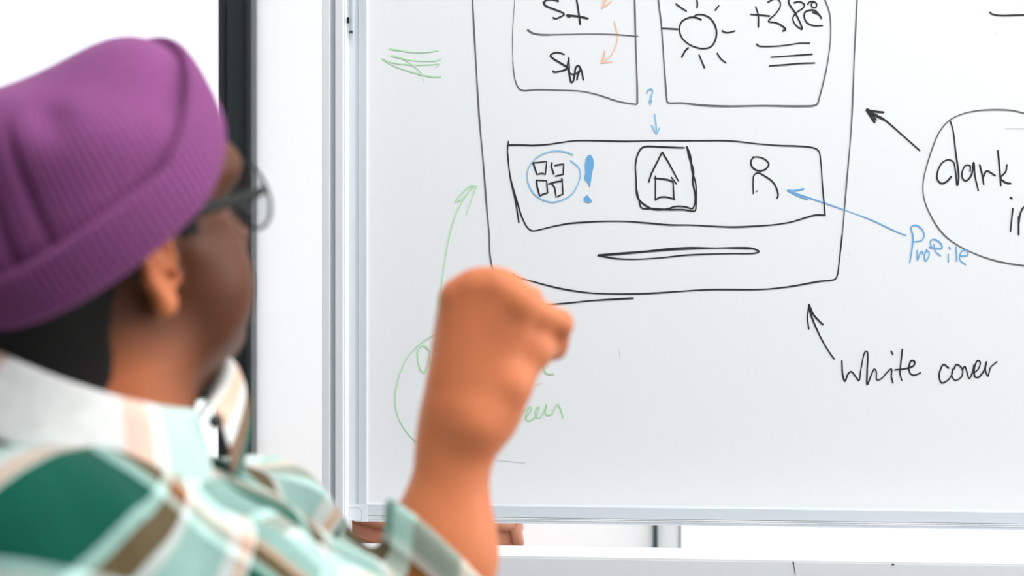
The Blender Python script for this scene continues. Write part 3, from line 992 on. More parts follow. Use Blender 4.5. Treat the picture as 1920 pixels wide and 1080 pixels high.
def f_head(q):
    """q in head coordinates: forward, right, up from the ear axis"""
    s = q.copy()
    s[:, 1] = np.abs(s[:, 1])
    d = ell(q, (-0.004, 0, 0.048), (0.097, 0.081, 0.086))
    d = smin(d, ell(q, (0.036, 0, -0.004), (0.058, 0.070, 0.084)), 0.03)
    d = smin(d, ell(q, (0.028, 0, -0.050), (0.054, 0.068, 0.038)), 0.03)         # jaw
    d = smin(d, ell(s, (0.048, 0.042, -0.020), (0.037, 0.038, 0.042)), 0.02)     # cheeks
    d = smin(d, ell(q, (0.074, 0, -0.072), (0.022, 0.030, 0.019)), 0.018)        # chin
    d = smin(d, cone(s, (0.092, 0.012, 0.048), (0.083, 0.056, 0.050), 0.013, 0.014), 0.02)
    d = smin(d, ell(q, (0.034, 0, 0.060), (0.072, 0.078, 0.042)), 0.02)   # brow
    d = smin(d, cone(s, (0.060, 0.058, 0.000), (0.030, 0.068, 0.006), 0.010, 0.008), 0.016)   # cheekbone
    d = smax(d, -ell(s, (0.102, 0.033, 0.022), (0.020, 0.018, 0.013)), 0.010)    # eye hollow
    d = smin(d, ell(s, (0.080, 0.033, 0.022), (0.015, 0.016, 0.012)), 0.004)     # lids
    d = smin(d, cone(q, (0.094, 0, 0.028), (0.116, 0, -0.008), 0.009, 0.013), 0.010)
    d = smin(d, ell(s, (0.106, 0.014, -0.012), (0.012, 0.010, 0.009)), 0.006)
    d = smin(d, ell(q, (0.094, 0, -0.034), (0.011, 0.025, 0.007)), 0.005)
    d = smin(d, ell(q, (0.093, 0, -0.046), (0.011, 0.022, 0.008)), 0.005)
    d = smax(d, -ell(q, (0.107, 0, -0.0398), (0.012, 0.024, 0.0022)), 0.003)
    # ears
    s = np.stack([(s[:, 0] + 0.001) / 0.80 - 0.001, s[:, 1], (s[:, 2] + 0.002) / 0.80 - 0.002], 1)
    e = ell(s, (-0.006, 0.078, 0.004), (0.015, 0.0075, 0.028))
    rim = [(0.010, 0.080, 0.008), (0.006, 0.083, 0.028), (-0.008, 0.086, 0.035), (-0.021, 0.088, 0.024), (-0.022, 0.087, 0.004), (-0.014, 0.084, -0.014)]
    for a, b in zip(rim[:-1], rim[1:]):
        e = smin(e, cone(s, a, b, 0.0046, 0.0046), 0.003)
    e = smin(e, ell(s, (-0.008, 0.081, -0.023), (0.0105, 0.0062, 0.011)), 0.006)
    e = smin(e, ell(s, (0.010, 0.077, -0.006), (0.006, 0.006, 0.008)), 0.004)
    e = smax(e, -ell(s, (-0.004, 0.091, -0.002), (0.010, 0.010, 0.013)), 0.003)
    e = smax(e, -cone(s, (0.003, 0.09, -0.003), (0.006, 0.07, -0.004), 0.0042, 0.003), 0.002)
    d = smin(d, e, 0.007)
    return d


NK_T = hw(-0.026, 0, -0.030)
NK_B = N0 + TA * 0.02


def f_neck(p):
    d = fcone(p, NK_T, NK_B, 0.062, 0.064, TL, 1.0)
    d = smin(d, cone(p, hw(-0.050, 0, -0.02), N0 - TP * 0.03, 0.046, 0.055), 0.02)
    d = smin(d, cone(p, hw(0.040, 0, -0.062), N0 + TP * 0.045 - TA * 0.01, 0.034, 0.04), 0.03)
    return d


def f_trunk(p, g=0.0):
    # g grows everything: 0 for the body, positive for the shirt
    d = fcone(p, tw(0.25, 0.0, 0), tw(0.38, 0.003, 0), 0.138 + g, 0.146 + g, TP, 0.74)
    d = smin(d, cone(p, tw(0.108, -0.01, -0.14), tw(0.138, -0.015, 0.13), 0.052 + g, 0.052 + g), 0.03)
    d = smin(d, fcone(p, tw(0.115, -0.005, -0.05), tw(0.115, -0.005, 0.05), 0.048 + g, 0.048 + g, TA, 0.85), 0.02)
    d = smin(d, ell((p - tw(0.38, 0.045, 0)) @ np.stack([TA, TP, TL]).T, (0, 0, 0), (0.15 + g, 0.105 + g, 0.145 + g)), 0.05)
    d = smin(d, cone(p, HIP - TL * 0.06, HIP + TL * 0.06, 0.125 + g, 0.125 + g), 0.06)
    return d


def gate(p, fn, lo, hi, m=0.05):
    """evaluate fn only near its box"""
    lo, hi = np.array(lo) - m, np.array(hi) + m
    out = np.linalg.norm(np.maximum(np.maximum(lo - p, p - hi), 0), axis=1) + m
    k = ((p > lo) & (p < hi)).all(1)
    if k.any():
        out[k] = fn(p[k])
    return out


def f_body(p):
    d = gate(p, lambda q: smin(f_head(hl(q)) * HS, f_neck(q), 0.022), HC - 0.2, HC + 0.2)
    hand_lo, hand_hi = P(770, 830, HY - 0.04), P(1090, 500, HY + 0.09)
    d2 = gate(p, f_arm, np.minimum(np.minimum(WRL, ELL), SHL) - 0.06, np.maximum(np.maximum(WRL, ELL), SHL) + 0.06)
    d2 = smin(d2, gate(p, f_hand, np.minimum(hand_lo, hand_hi), np.maximum(hand_lo, hand_hi)), 0.02)
    d3 = f_trunk(p)
    d3 = smin(d3, cone(p, SHR, ELR, 0.052, 0.043), 0.03)
    d3 = smin(d3, cone(p, ELR, WRR, 0.042, 0.03), 0.02)
    d3 = smin(d3, ell(p, WRR + np.array([0.06, 0.01, -0.02]), (0.055, 0.036, 0.024)), 0.02)
    d = smin(d, d3, 0.03)
    return smin(d, d2, 0.02)


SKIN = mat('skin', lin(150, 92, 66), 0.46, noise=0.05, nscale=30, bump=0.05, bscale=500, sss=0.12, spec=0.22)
# skin colour holds the light: face darkened as shaded, forearm and hand brightened
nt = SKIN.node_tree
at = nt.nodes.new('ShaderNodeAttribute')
at.attribute_name = 'lit_tone'
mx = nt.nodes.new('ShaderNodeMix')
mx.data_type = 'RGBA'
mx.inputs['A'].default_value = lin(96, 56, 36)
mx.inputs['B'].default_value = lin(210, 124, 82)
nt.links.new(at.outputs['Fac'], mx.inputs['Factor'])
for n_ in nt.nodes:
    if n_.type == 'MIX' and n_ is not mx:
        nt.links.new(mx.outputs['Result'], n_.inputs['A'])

lo = np.minimum.reduce([HC - 0.16, HIP - 0.24, ELR - 0.08, ELL - 0.08, N0 - np.array([0.28, 0.30, 0.3])])
hi = np.maximum.reduce([HC + 0.18, HIP + 0.2, ELR + 0.1, P(1090, 480, 1.66), SHL + 0.1, WRR + 0.14])
V, F = nets(f_body, lo, hi, 0.0026)
V = relax(V, F, 2)
# painted light mask: full on arm, hand and ear, part way on the neck
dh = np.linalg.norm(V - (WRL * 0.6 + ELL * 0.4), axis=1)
lit_tone = np.clip((0.012 - np.minimum(gate(V, f_arm, np.minimum(WRL, ELL) - 0.06, np.maximum(WRL, ELL) + 0.06), gate(V, f_hand, P(740, 860, HY) - 0.05, P(1100, 480, HY) + 0.12))) / 0.004, 0, 1)
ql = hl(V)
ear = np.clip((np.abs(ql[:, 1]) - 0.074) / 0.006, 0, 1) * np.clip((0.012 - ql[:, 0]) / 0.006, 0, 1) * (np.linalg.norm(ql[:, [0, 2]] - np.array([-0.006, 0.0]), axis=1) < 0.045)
lit_tone = np.maximum(lit_tone, ear * 1.0)
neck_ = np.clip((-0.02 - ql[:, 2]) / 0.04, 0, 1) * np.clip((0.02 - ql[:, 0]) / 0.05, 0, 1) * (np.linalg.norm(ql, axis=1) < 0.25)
lit_tone = np.maximum(lit_tone, neck_ * 0.75)
person = fast_mesh('person', V, F, SKIN, None, {'lit_tone': lit_tone})
tag(person, 'seated person seen from behind in purple beanie and plaid shirt raising a loose fist', 'person')

# eyes
EYE = mat('eye_white', lin(225, 220, 212), 0.2)
for sgn in (-1, 1):
    bm = bmesh.new()
    bmesh.ops.create_uvsphere(bm, u_segments=16, v_segments=10, radius=0.0112)
    bm.verts.index_update()
    vs = [hw(0.0780, sgn * 0.033, 0.022) + np.array(v.co) for v in bm.verts]
    fs = [[v.index for v in fc.verts] for fc in bm.faces]
    bm.free()
    mesh_obj('eye', vs, fs, EYE, person, True)

# ---- hair: close-cropped, shows under the hat at the nape and behind the ear
HAIR = mat('cropped_black_hair', lin(20, 16, 15), 0.8, noise=0.3, nscale=300, bump=0.8, bscale=900)


def f_hair(p):
    q = hl(p)
    d = smin(f_head(q) * HS, f_neck(p), 0.022) - 0.0016
    nape = smax(q[:, 0] + 0.040 - (q[:, 2] + 0.03) * 0.35, -(q[:, 2] + 0.082) + np.maximum(q[:, 0] + 0.075, 0) * 0.9, 0.01)
    side = smax(smax(q[:, 0] - 0.038, 0.020 - q[:, 0], 0.004), smax(0.016 - q[:, 2], q[:, 2] - 0.06, 0.004), 0.004)
    back = smax(q[:, 0] + 0.022, 0.002 - q[:, 2], 0.004)
    return np.maximum(np.maximum(d, np.minimum(np.minimum(nape, side), back)), q[:, 2] - 0.05)


V, F = nets(f_hair, HC - 0.15, HC + 0.15, 0.003)
hair = fast_mesh('hair', V, F, HAIR, person)

# ---- knitted beanie
KNIT = bpy.data.materials.new('purple_knit')
KNIT.use_nodes = True
nt = KNIT.node_tree
b = nt.nodes['Principled BSDF']
b.inputs['Roughness'].default_value = 0.95
b.inputs['Specular IOR Level'].default_value = 0.15
b.inputs['Sheen Weight'].default_value = 0.35
b.inputs['Sheen Roughness'].default_value = 0.5
b.inputs['Sheen Tint'].default_value = lin(210, 150, 200)
tcn = nt.nodes.new('ShaderNodeTexCoord')
nz = nt.nodes.new('ShaderNodeTexNoise')
nz.inputs['Scale'].default_value = 260
nz.inputs['Detail'].default_value = 3
nt.links.new(tcn.outputs['Object'], nz.inputs['Vector'])
rp = nt.nodes.new('ShaderNodeValToRGB')
rp.color_ramp.elements[0].color = lin(116, 60, 109)
rp.color_ramp.elements[1].color = lin(140, 80, 131)
nt.links.new(nz.outputs['Fac'], rp.inputs['Fac'])
nt.links.new(rp.outputs['Color'], b.inputs['Base Color'])
bp = nt.nodes.new('ShaderNodeBump')
bp.inputs['Strength'].default_value = 0.35
bp.inputs['Distance'].default_value = 0.001
nt.links.new(nz.outputs['Fac'], bp.inputs['Height'])
nt.links.new(bp.outputs['Normal'], b.inputs['Normal'])

TB = math.radians(41)
BN = -FH * math.sin(TB) + UP * math.cos(TB)
BFW = FH * math.cos(TB) + UP * math.sin(TB)
BC = P(204, 413, 1.375)
RIBS = 118
SEG = RIBS * 6
ANG = np.linspace(0, 2 * math.pi, SEG, endpoint=False)      # 0 = forehead, quarter turn = right ear
CA, SA = np.cos(ANG), np.sin(ANG)
HAT_A, HAT_B, HAT_H = 0.102, 0.099, 0.107


def dome(el, grow, rib):
    """ring on the dome of the hat; el = elevation angle from the brim (array over ANG)"""
    ce = np.maximum(np.cos(el), 0) ** 0.58
    se = np.sign(np.sin(el)) * np.abs(np.sin(el)) ** 0.92
    rb = 1 + rib * np.cos(ANG * RIBS) * np.clip(ce * 1.5, 0, 1)
    fwd = CA * np.where(CA < 0, HAT_A + 0.011, HAT_A) * (1 + grow / HAT_A) * ce * rb + 0.020 * se ** 2 + 0.014 * np.sin(2 * el) * np.clip(CA, 0, 1)
    lat = SA * (HAT_B + grow) * ce * rb
    up = (HAT_H + grow) * se + 0.034 * np.exp(-((fwd + 0.055) / 0.055) ** 2) * np.clip(se, 0, 1) ** 2
    return np.stack([fwd, lat, up], 1)


def hat_mesh(rings, clear=0.004):
    vs = np.concatenate([BC + r[:, :1] * BFW + r[:, 1:2] * HR + r[:, 2:] * BN for r in rings])
    # the knit stretches over the skull: nowhere closer than its own thickness
    core = hw(0.0, 0, 0.035)
    for _ in range(10):
        need = clear - f_head(hl(vs)) * HS
        out = vs - core
        out /= np.maximum(np.linalg.norm(out, axis=1), 1e-6)[:, None]
        near_ear = np.linalg.norm(np.abs(hl(vs)) - np.array([0.006, 0.082, 0.012]), axis=1) < 0.035
        vs = vs + out * np.where(near_ear, 0, np.clip(need, 0, 0.02))[:, None] * 0.8
    m = len(rings)
    i, k = np.meshgrid(np.arange(m - 1), np.arange(SEG), indexing='ij')
    i, k = i.ravel(), k.ravel()
    k2 = (k + 1) % SEG
    return vs, np.stack([i * SEG + k, i * SEG + k2, (i + 1) * SEG + k2, (i + 1) * SEG + k], 1)


BRIM_LIFT = 0.24 * np.clip(CA, 0, 1) ** 2          # worn high on the forehead
rings = []
for k in range(44):
    t = k / 43
    e_lo = 0.06 + BRIM_LIFT
    r = dome(e_lo + (math.pi / 2 - 0.0001 - e_lo) * t, 0.0, 0.004)
    rad = r / np.linalg.norm(r, axis=1)[:, None]
    # slack knit: shallow dents, and a pinched crease at the back right of the crown
    u = r[:, 0] * 34 + r[:, 2] * 18
    v_ = r[:, 1] * 40 - r[:, 2] * 30
    dent = 0.0022 * np.sin(u + 0.7) * np.sin(v_ + 0.4) + 0.0016 * np.sin(u * 1.9 - v_ * 0.7)
    for (a0, w0, e0, we, dp) in ((2.42, 0.05, 0.62, 0.30, 0.008), (2.05, 0.16, 0.95, 0.18, 0.007), (2.72, 0.06, 0.50, 0.25, 0.006)):
        el = 0.06 + (math.pi / 2 - 0.06) * t
        dent = dent - dp * np.exp(-((ANG - a0) / w0) ** 2) * math.exp(-((el - e0) / we) ** 2)
    rings.append(r + rad * (dent * min(1, t * 6))[:, None])
Vc, Fc = hat_mesh(rings)
beanie = fast_mesh('beanie', Vc, Fc, KNIT, person)
beanie['label'] = 'purple ribbed knit beanie'
# turned-up cuff: deeper over the forehead than at the sides
CUFF_T = 0.31 + 0.42 * np.clip(CA, 0, 1) ** 1.1 - BRIM_LIFT
rings = []
for (t, g_) in [(0.16, -0.004), (0.05, -0.002), (0.0, 0.001), (-0.01, 0.0035), (0.03, 0.0058), (0.12, 0.0066), (0.25, 0.0074), (0.4, 0.0080), (0.55, 0.0085), (0.7, 0.0090),
                (0.84, 0.0092), (0.94, 0.0086), (0.99, 0.0070), (1.01, 0.0042), (0.99, 0.0004), (0.93, -0.002), (0.85, -0.004)]:
    rings.append(dome(BRIM_LIFT + CUFF_T * t, g_, 0.0055 if 0.02 < t < 0.97 else 0.003))
Vc, Fc = hat_mesh(rings, 0.003)
cuff = fast_mesh('cuff', Vc, Fc, KNIT, beanie)

# ---- eyeglasses (worn, a thing of its own)
RIM = mat('dark_metal_rim', lin(26, 30, 31), 0.45)
TEMPLE = mat('dark_acetate', lin(26, 30, 27), 0.5, spec=0.25)
LENS = glass_mat('lens_glass', (0.95, 0.97, 0.98, 1), 0.22, 0.03)
CLEAR = mat('clear_nose_pad', lin(225, 228, 228), 0.2)
gl = tag(empty('eyeglasses', tuple(hw(0.105, 0, 0.02))), 'round thin-rimmed eyeglasses with dark arms worn under the beanie', 'glasses')


def lens_ring(sgn, r, n=48, bow=0.0):
    pts = []
    for k in range(n):
        a = 2 * math.pi * k / n
        pts.append(hw(0.1130 - 0.10 * abs(0.037 + r * math.cos(a)) ** 2 * 10 * 0.5, sgn * (0.037 + r * math.cos(a)), 0.020 + r * 0.96 * math.sin(a)))
    return np.array(pts)


for sgn in (1, -1):
    ring = lens_ring(sgn, 0.0255)
    v, f = tube(ring, 0.0014, 8, True)
    rim = mesh_obj('rim', v, f, RIM, gl, True)
    lr = lens_ring(sgn, 0.0250)
    c = lr.mean(0) + HU * 0.0012
    vs = [c + HU * 0.0008] + list(lr + HU * 0.0008) + [c - HU * 0.0008] + list(lr - HU * 0.0008)
    n = len(lr)
    fs = [(0, 1 + i, 1 + (i + 1) % n) for i in range(n)] + [(n + 1, n + 2 + (i + 1) % n, n + 2 + i) for i in range(n)]
    mesh_obj('lens', vs, fs, LENS, gl, True)
    hinge = hw(0.1045, sgn * 0.0690, 0.026)
    path = catmull([hw(0.1065, sgn * 0.0630, 0.025), hinge, hw(0.092, sgn * 0.0775, 0.0275), hw(0.06, sgn * 0.0850, 0.030), hw(0.025, sgn * 0.0880, 0.033),
                    hw(0.004, sgn * 0.0875, 0.036), hw(-0.014, sgn * 0.083, 0.026), hw(-0.026, sgn * 0.081, 0.006)], 6)
    m = len(path)
    rr = [0.0022 + 0.0032 * min(1, (k / m) * 1.6) for k in range(m)]
    v, f = tube(path, rr, 10, flat=(HR, 0.5))
    mesh_obj('temple_arm', v, f, TEMPLE, gl, True)
    v, f = tube([hw(0.106, sgn * 0.013, 0.012), hw(0.100, sgn * 0.012, 0.008), hw(0.099, sgn * 0.012, 0.003)], [0.0008, 0.002, 0.0016], 8)
    mesh_obj('nose_pad', v, f, CLEAR, gl, True)
v, f = tube(catmull([hw(0.1122, -0.0125, 0.026), hw(0.1140, 0, 0.030), hw(0.1122, 0.0125, 0.026)], 8), 0.0013, 8)
mesh_obj('bridge', v, f, RIM, gl, True)


# ---- plaid shirt
def plaid(name, seq_a, seq_b, period, mixf=0.5):
    m = bpy.data.materials.new(name)
    m.use_nodes = True
    nt = m.node_tree
    b = nt.nodes['Principled BSDF']
    b.inputs['Roughness'].default_value = 0.92
    b.inputs['Specular IOR Level'].default_value = 0.15
    b.inputs['Sheen Weight'].default_value = 0.06
    at = nt.nodes.new('ShaderNodeAttribute')
    at.attribute_name = 'weave'
    sp = nt.nodes.new('ShaderNodeSeparateXYZ')
    nt.links.new(at.outputs['Vector'], sp.inputs[0])
    cols = []
    for ch, seq in ((0, seq_a), (1, seq_b)):
        dv = nt.nodes.new('ShaderNodeMath')
        dv.operation = 'DIVIDE'
        dv.inputs[1].default_value = period
        nt.links.new(sp.outputs[ch], dv.inputs[0])
        fr = nt.nodes.new('ShaderNodeMath')
        fr.operation = 'FRACT'
        nt.links.new(dv.outputs[0], fr.inputs[0])
        rp = nt.nodes.new('ShaderNodeValToRGB')
        rp.color_ramp.interpolation = 'CONSTANT'
        el = rp.color_ramp.elements
        el[0].position, el[0].color = 0.0, seq[0][1]
        el.remove(el[1])
        for pos, c in seq[1:]:
            e = el.new(pos)
            e.color = c
        nt.links.new(fr.outputs[0], rp.inputs['Fac'])
        cols.append(rp)
    mx = nt.nodes.new('ShaderNodeMix')
    mx.data_type = 'RGBA'
    mx.inputs['Factor'].default_value = mixf
    nt.links.new(cols[0].outputs[0], mx.inputs['A'])
    nt.links.new(cols[1].outputs[0], mx.inputs['B'])
    tcn = nt.nodes.new('ShaderNodeTexCoord')
    nz = nt.nodes.new('ShaderNodeTexNoise')
    nz.inputs['Scale'].default_value = 70
    nz.inputs['Detail'].default_value = 4
    nt.links.new(tcn.outputs['Object'], nz.inputs['Vector'])
    mr = nt.nodes.new('ShaderNodeMapRange')
    mr.inputs['To Min'].default_value = 0.82
    mr.inputs['To Max'].default_value = 1.18
    nt.links.new(nz.outputs['Fac'], mr.inputs['Value'])
    mm = nt.nodes.new('ShaderNodeMix')
    mm.data_type = 'RGBA'
    mm.blend_type = 'MULTIPLY'
    mm.inputs['Factor'].default_value = 1
    nt.links.new(mx.outputs['Result'], mm.inputs['A'])
    nt.links.new(mr.outputs['Result'], mm.inputs['B'])
    nt.links.new(mm.outputs['Result'], b.inputs['Base Color'])
    nz2 = nt.nodes.new('ShaderNodeTexNoise')
    nz2.inputs['Scale'].default_value = 900
    nt.links.new(tcn.outputs['Object'], nz2.inputs['Vector'])
    bp = nt.nodes.new('ShaderNodeBump')
    bp.inputs['Strength'].default_value = 0.25
    bp.inputs['Distance'].default_value = 0.001
    nt.links.new(nz2.outputs['Fac'], bp.inputs['Height'])
    nt.links.new(bp.outputs['Normal'], b.inputs['Normal'])
    return m


GREEN = lin(0, 76, 60)
MINT = lin(180, 214, 206)
WHT = lin(238, 239, 237)
PEACH = lin(240, 196, 172)
BROWN = lin(122, 74, 36)
ORANGE = lin(232, 140, 60)
SEQ_A = [(0.0, GREEN), (0.40, MINT), (0.46, BROWN), (0.57, WHT), (0.61, MINT), (0.86, WHT), (0.93, PEACH), (0.98, WHT)]
SEQ_B = [(0.0, GREEN), (0.40, MINT), (0.46, BROWN), (0.56, PEACH), (0.62, MINT), (0.86, WHT), (0.95, MINT)]
PLAID = plaid('plaid_flannel', SEQ_A, SEQ_B, 0.14)
SEQ_C = [(0.0, MINT), (0.245, WHT), (0.285, PEACH), (0.36, WHT), (0.72, PEACH), (0.78, WHT), (0.84, MINT)]
SEQ_C2 = [(0.0, MINT), (0.62, WHT)]
PLAID_C = plaid('plaid_collar', SEQ_C, SEQ_C2, 0.26, 0.25)

G = 0.012
CUFF_C = P(812, 1012, 1.47)
CUFF_N = np.array([0.66, 0.25, 0.71])
CUFF_N /= np.linalg.norm(CUFF_N)


def f_shirt(p):
    q = (p - N0)
    a, fr, l_ = q @ TA, q @ TP, q @ TL
    fold = 0.0035 * np.sin(a * 62 + fr * 30 + l_ * 18) * np.clip((a - 0.02) / 0.1, 0, 1) + 0.0022 * np.sin(a * 40 - l_ * 75 + 1.0)
    d = f_trunk(p, G) + fold
    # yoke rising to the collar at the back of the neck
    d = smin(d, cone(p, tw(0.085, -0.050, -0.045), tw(0.085, -0.050, 0.045), 0.046, 0.046), 0.03)
    # drape from shoulder to sleeve
    sr = smin(cone(p, SHR, ELR, 0.074, 0.068), cone(p, tw(0.100, -0.01, -0.11), SHR, 0.058, 0.074), 0.03) + 0.003 * np.sin(a * 55 + fr * 40)
    d = smin(d, sr, 0.035)
    d = smin(d, cone(p, ELR, WRR, 0.062, 0.045), 0.03)
    # left sleeve
    sl = smin(cone(p, SHL, ELL, 0.066, 0.068), cone(p, tw(0.130, -0.02, 0.10), SHL, 0.056, 0.064), 0.03)
    e2 = WRL + (ELL - WRL) * 0.30
    fs_ = cone(p, ELL, e2 + np.array([-0.003, 0, 0]), 0.062, 0.0435) + 0.0025 * np.sin((p[:, 2] * 80 + p[:, 0] * 60))
    fs_ = smax(fs_, (p - CUFF_C) @ CUFF_N, 0.004)
    sl = smin(sl, fs_, 0.025)
    sl = np.maximum(sl, -cone(p, ELL * 0.8 + WRL * 0.2, WRL + (WRL - ELL) * 0.5, 0.0395, 0.0405))
    d = smin(d, sl, 0.03)
    return d


lo = np.minimum.reduce([HIP - 0.24, ELR - 0.1, ELL - 0.1, N0 - np.array([0.30, 0.32, 0.3])])
hi = np.maximum.reduce([N0 + np.array([0.2, 0.3, 0.12]), HIP + 0.22, ELL + 0.1, P(930, 900, 1.6), SHL + 0.1, WRR + 0.1])
V, F = nets(f_shirt, lo, hi, 0.0036)
V = relax(V, F, 2)
q = V - (N0 + TA * 0.2)
a, fr, l_ = (V - N0) @ TA, q @ TP, q @ TL
ang = np.arctan2(l_, fr)
wa = a + 0.0
wb_ = ang * 0.15
# forearm sleeve has its own run of the cloth
ax = (WRL - ELL) / np.linalg.norm(WRL - ELL)
dl = cone(V, ELL, WRL, 0.07, 0.06)
dt = f_trunk(V, G)
onl = (dl < dt)
s = (V - ELL) @ ax
rx = np.cross(np.array([0, 1.0, 0]), ax)
an2 = np.arctan2((V - ELL) @ np.array([0, 1.0, 0]), (V - ELL) @ rx)
ROT = math.radians(-30)
wa, wb_ = wa * math.cos(ROT) - wb_ * math.sin(ROT), wa * math.sin(ROT) + wb_ * math.cos(ROT)
WOFF_A, WOFF_B = 0.0534, 0.2461
wa = np.where(onl, (V - CUFF_C) @ CUFF_N + 0.76 * 0.14 - WOFF_A, wa)
wb_ = np.where(onl, an2 * 0.018 + 0.72 * 0.14 - WOFF_B, wb_)
weave = np.stack([wa + WOFF_A + 1.68, wb_ + WOFF_B + 1.68, np.zeros(len(V))], 1)
shirt = fast_mesh('shirt', V, F, PLAID, person, {'weave': weave})
shirt['label'] = 'green, mint, white and brown plaid flannel shirt'

# collar
CC = P(172, 691, 1.385)
ct = math.radians(-20)
CF = TF * math.cos(ct) + UP * math.sin(ct)
CN = -TF * math.sin(ct) + UP * math.cos(ct)
NPH = 60
rows = []
phis = np.linspace(math.radians(7), math.radians(350), NPH)
vs, wv = [], []
PROF = [(-0.006, -0.034), (-0.003, -0.015), (0.0, -0.002), (0.0035, 0.002), (0.008, 0.0), (0.016, -0.014), (0.024, -0.030), (0.031, -0.046)]
acc = 0.0
for i, ph in enumerate(phis):
    front = max(0.0, math.cos(ph))
    stretch = 1 + 0.30 * front ** 6
    for j, (dr, dh) in enumerate(PROF):
        rx, ry = 0.086 + dr, 0.078 + dr
        bump = math.exp(-((ph - math.radians(304)) / math.radians(28)) ** 2)
        hgt = dh * stretch * (1 - 0.35 * bump) 
        p = CC + CF * (rx * math.cos(ph) + (0.010 * front ** 8 if j > 4 else 0)) - TL * (ry * math.sin(ph)) + CN * hgt
        p = p + CF * (0.018 * bump) + CN * (0.030 * bump)
        vs.append(p)
        arc = (ph - phis[0]) if ph < math.pi else (phis[-1] - ph)
        wv.append((arc * 0.10 + j * 0.004 + 0.003, j * 0.006 + 0.2, 0))
m = len(PROF)
fs = [(i * m + j, i * m + j + 1, (i + 1) * m + j + 1, (i + 1) * m + j) for i in range(NPH - 1) for j in range(m - 1)]
wv = np.array(wv)
# the far leaf shows the stripes across it: white, peach, white, brown, green from the fold down
FARF = plaid('plaid_collar_leaf', [(0.0, GREEN), (0.22, BROWN), (0.46, WHT), (0.60, PEACH), (0.86, WHT)], [(0.0, MINT)], 1.0, 0.12)
for i, ph in enumerate(phis):
    if ph > math.radians(225):
        for j in range(len(PROF)):
            wv[i * len(PROF) + j] = (min(0.98, max(0.02, (len(PROF) - 1 - j) / (len(PROF) - 4.0))), 0.3, 0)
collar = fast_mesh('collar', np.array(vs), np.array(fs), PLAID_C, shirt, {'weave': wv})
collar.data.materials.append(FARF)
mi = np.array([1 if phis[i] > math.radians(225) else 0 for i in range(NPH - 1) for j in range(m - 1)], dtype=np.int32)
collar.data.polygons.foreach_set('material_index', mi)
md = collar.modifiers.new('cloth', 'SOLIDIFY')
md.thickness = 0.003
md = collar.modifiers.new('soft', 'SUBSURF')
md.levels = md.render_levels = 1

# top button and neckband end
BTN = mat('dark_button', lin(22, 17, 16), 0.35)
band = [CC + CF * 0.084 * math.cos(t) - TL * 0.076 * math.sin(t) - CN * 0.024 for t in np.linspace(math.radians(-28), math.radians(24), 12)]
v, f = tube(band, 0.013, 12, flat=(CF, 0.35))
nb_ = mesh_obj('neckband', v, f, mat('neckband_cloth', lin(244, 238, 232), 0.9, noise=0.05, nscale=60), shirt, True)
bc = P(405, 790, 1.34)
bn = (TP * 0.3 + np.array([0.3, -0.9, 0.1]))
bn /= np.linalg.norm(bn)
v, f = tube([bc - bn * 0.002, bc - bn * 0.001, bc + bn * 0.001, bc + bn * 0.002], [0.0052, 0.006, 0.006, 0.005], 20)
mesh_obj('button', v, f, BTN, shirt, True)

# button placket down the chest
rows_, wv2 = [], []
for a_ in np.linspace(0.10, 0.46, 40):
    for l_o in (-0.036, -0.030, -0.019, -0.008, -0.002):
        o_ = tw(a_, 0, l_o)
        ts = np.linspace(0.02, 0.22, 400)
        dd = f_shirt(o_ + ts[:, None] * TP)
        k_ = np.where(dd > 0)[0]
        t_ = ts[k_[0]] if len(k_) else 0.1
        edge = l_o in (-0.036, -0.002)
        rows_.append(o_ + TP * (t_ + (-0.003 if edge else 0.0028)))
        wv2.append((a_ * 1.0 + 0.06, 0.123 + l_o * 0.9, 0))
nn = 5
fs = [(i * nn + j, i * nn + j + 1, (i + 1) * nn + j + 1, (i + 1) * nn + j) for i in range(39) for j in range(nn - 1)]
pk = fast_mesh('placket', np.array(rows_), np.array(fs), PLAID, shirt, {'weave': np.array(wv2)})
for i_ in (9, 17, 25, 33):
    c_ = rows_[i_ * nn + 2]
    v, f = tube([c_ + TP * 0.0005, c_ + TP * 0.001, c_ + TP * 0.0022, c_ + TP * 0.003], [0.005, 0.0057, 0.0057, 0.0045], 18)
    mesh_obj('button', v, f, BTN if i_ < 0 else CLEAR, shirt, True)

# ---- trousers, shoes and the chair below the picture
DENIM = mat('dark_denim', lin(48, 56, 72), 0.9, noise=0.15, nscale=200)
SHOE = mat('shoe_leather', lin(60, 46, 38), 0.5)
KN, AN = [], []
for sg in (-1, 1):
    hp = HIP + TL * 0.085 * sg
    kn = hp + TF * 0.40 + TL * 0.05 * sg
    kn[2] = 0.53
    an_ = kn + TF * 0.05
    an_[2] = 0.10
    KN.append((hp, kn, an_))


def f_legs(p):
    d = cone(p, HIP - TL * 0.06, HIP + TL * 0.06, 0.142, 0.142)
    for hp, kn, an_ in KN:
        d = smin(d, smin(cone(p, hp, kn, 0.098, 0.072), cone(p, kn, an_, 0.07, 0.055), 0.02), 0.02)
    return d


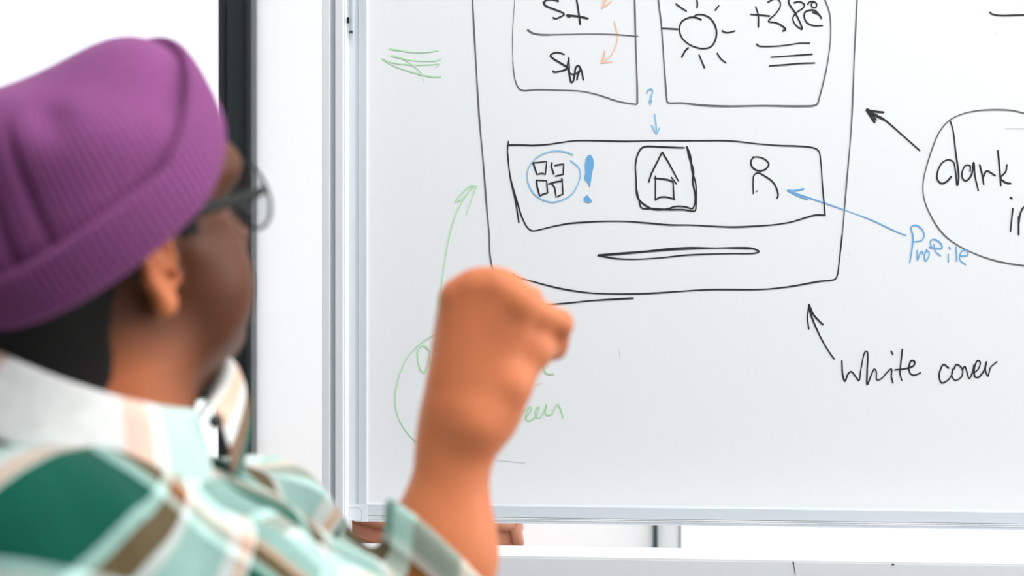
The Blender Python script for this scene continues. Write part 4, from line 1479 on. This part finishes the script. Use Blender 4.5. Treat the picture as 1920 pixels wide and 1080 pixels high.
pts = np.array([x for k in KN for x in k])
V, F = nets(f_legs, np.minimum(pts.min(0), HIP) - 0.18, np.maximum(pts.max(0), HIP) + 0.2, 0.009)
fast_mesh('trousers', V, F, DENIM, person)
for hp, kn, an_ in KN:
    def f_shoe(p, a=an_):
        base = a.copy()
        base[2] = 0.0
        d = smin(ell((p - base - TF * 0.07) @ np.stack([TF, TL, UP]).T, (0, 0, 0.03), (0.14, 0.05, 0.05)), cone(p, base + UP * 0.05, base + UP * 0.13, 0.048, 0.046), 0.03)
        return np.maximum(d, 0.002 - p[:, 2])
    V, F = nets(f_shoe, an_ - 0.25, an_ + 0.25, 0.008)
    fast_mesh('shoe', V, F, SHOE, person)

OAK = mat('oak_wood', lin(176, 132, 88), 0.55, noise=0.12, nscale=18)
ch = tag(empty('wooden_chair', (HIP[0], HIP[1], 0)), 'plain oak chair carrying the seated person', 'chair')
fr_ = (np.array([HIP[0], HIP[1], 0]), TF, TL, UP)
zs = HIP[2] - 0.142
box('seat', (-0.20, -0.21, zs - 0.035), (0.24, 0.21, zs), OAK, ch, fr_, 0.008)
for sx in (-0.17, 0.20):
    for sy in (-0.18, 0.18):
        c = fr_[0] + TF * sx + TL * sy
        v, f = tube([c + UP * (zs - 0.03), c + TF * (0.02 if sx > 0 else -0.03)], [0.019, 0.014], 12)
        mesh_obj('leg', v, f, OAK, ch, True)

# ------------------------------------------------------------------ ceiling lamps added out of view to light the room
ADDED_LAMP = bpy.data.materials.new('added_lamp_diffuser')
ADDED_LAMP.use_nodes = True
e_ = ADDED_LAMP.node_tree.nodes['Principled BSDF']
e_.inputs['Emission Color'].default_value = (1, 0.985, 0.97, 1)
e_.inputs['Emission Strength'].default_value = 16.0
for i, (lx, ly, wd) in enumerate(((0.35, 0.0, 'above the open floor'), (0.35, 1.1, 'nearest the whiteboard'))):
    lp = tag(empty('added_ceiling_lamp', (lx, ly, 2.74)), 'added unseen flat white ceiling lamp ' + wd, 'lamp', group='added ceiling lamps')
    box('housing', (lx - 0.62, ly - 0.17, 2.755), (lx + 0.62, ly + 0.17, 2.7995), PLASTIC_WHITE, lp, None, 0.005)
    box('diffuser', (lx - 0.59, ly - 0.14, 2.745), (lx + 0.59, ly + 0.14, 2.755), ADDED_LAMP, lp)
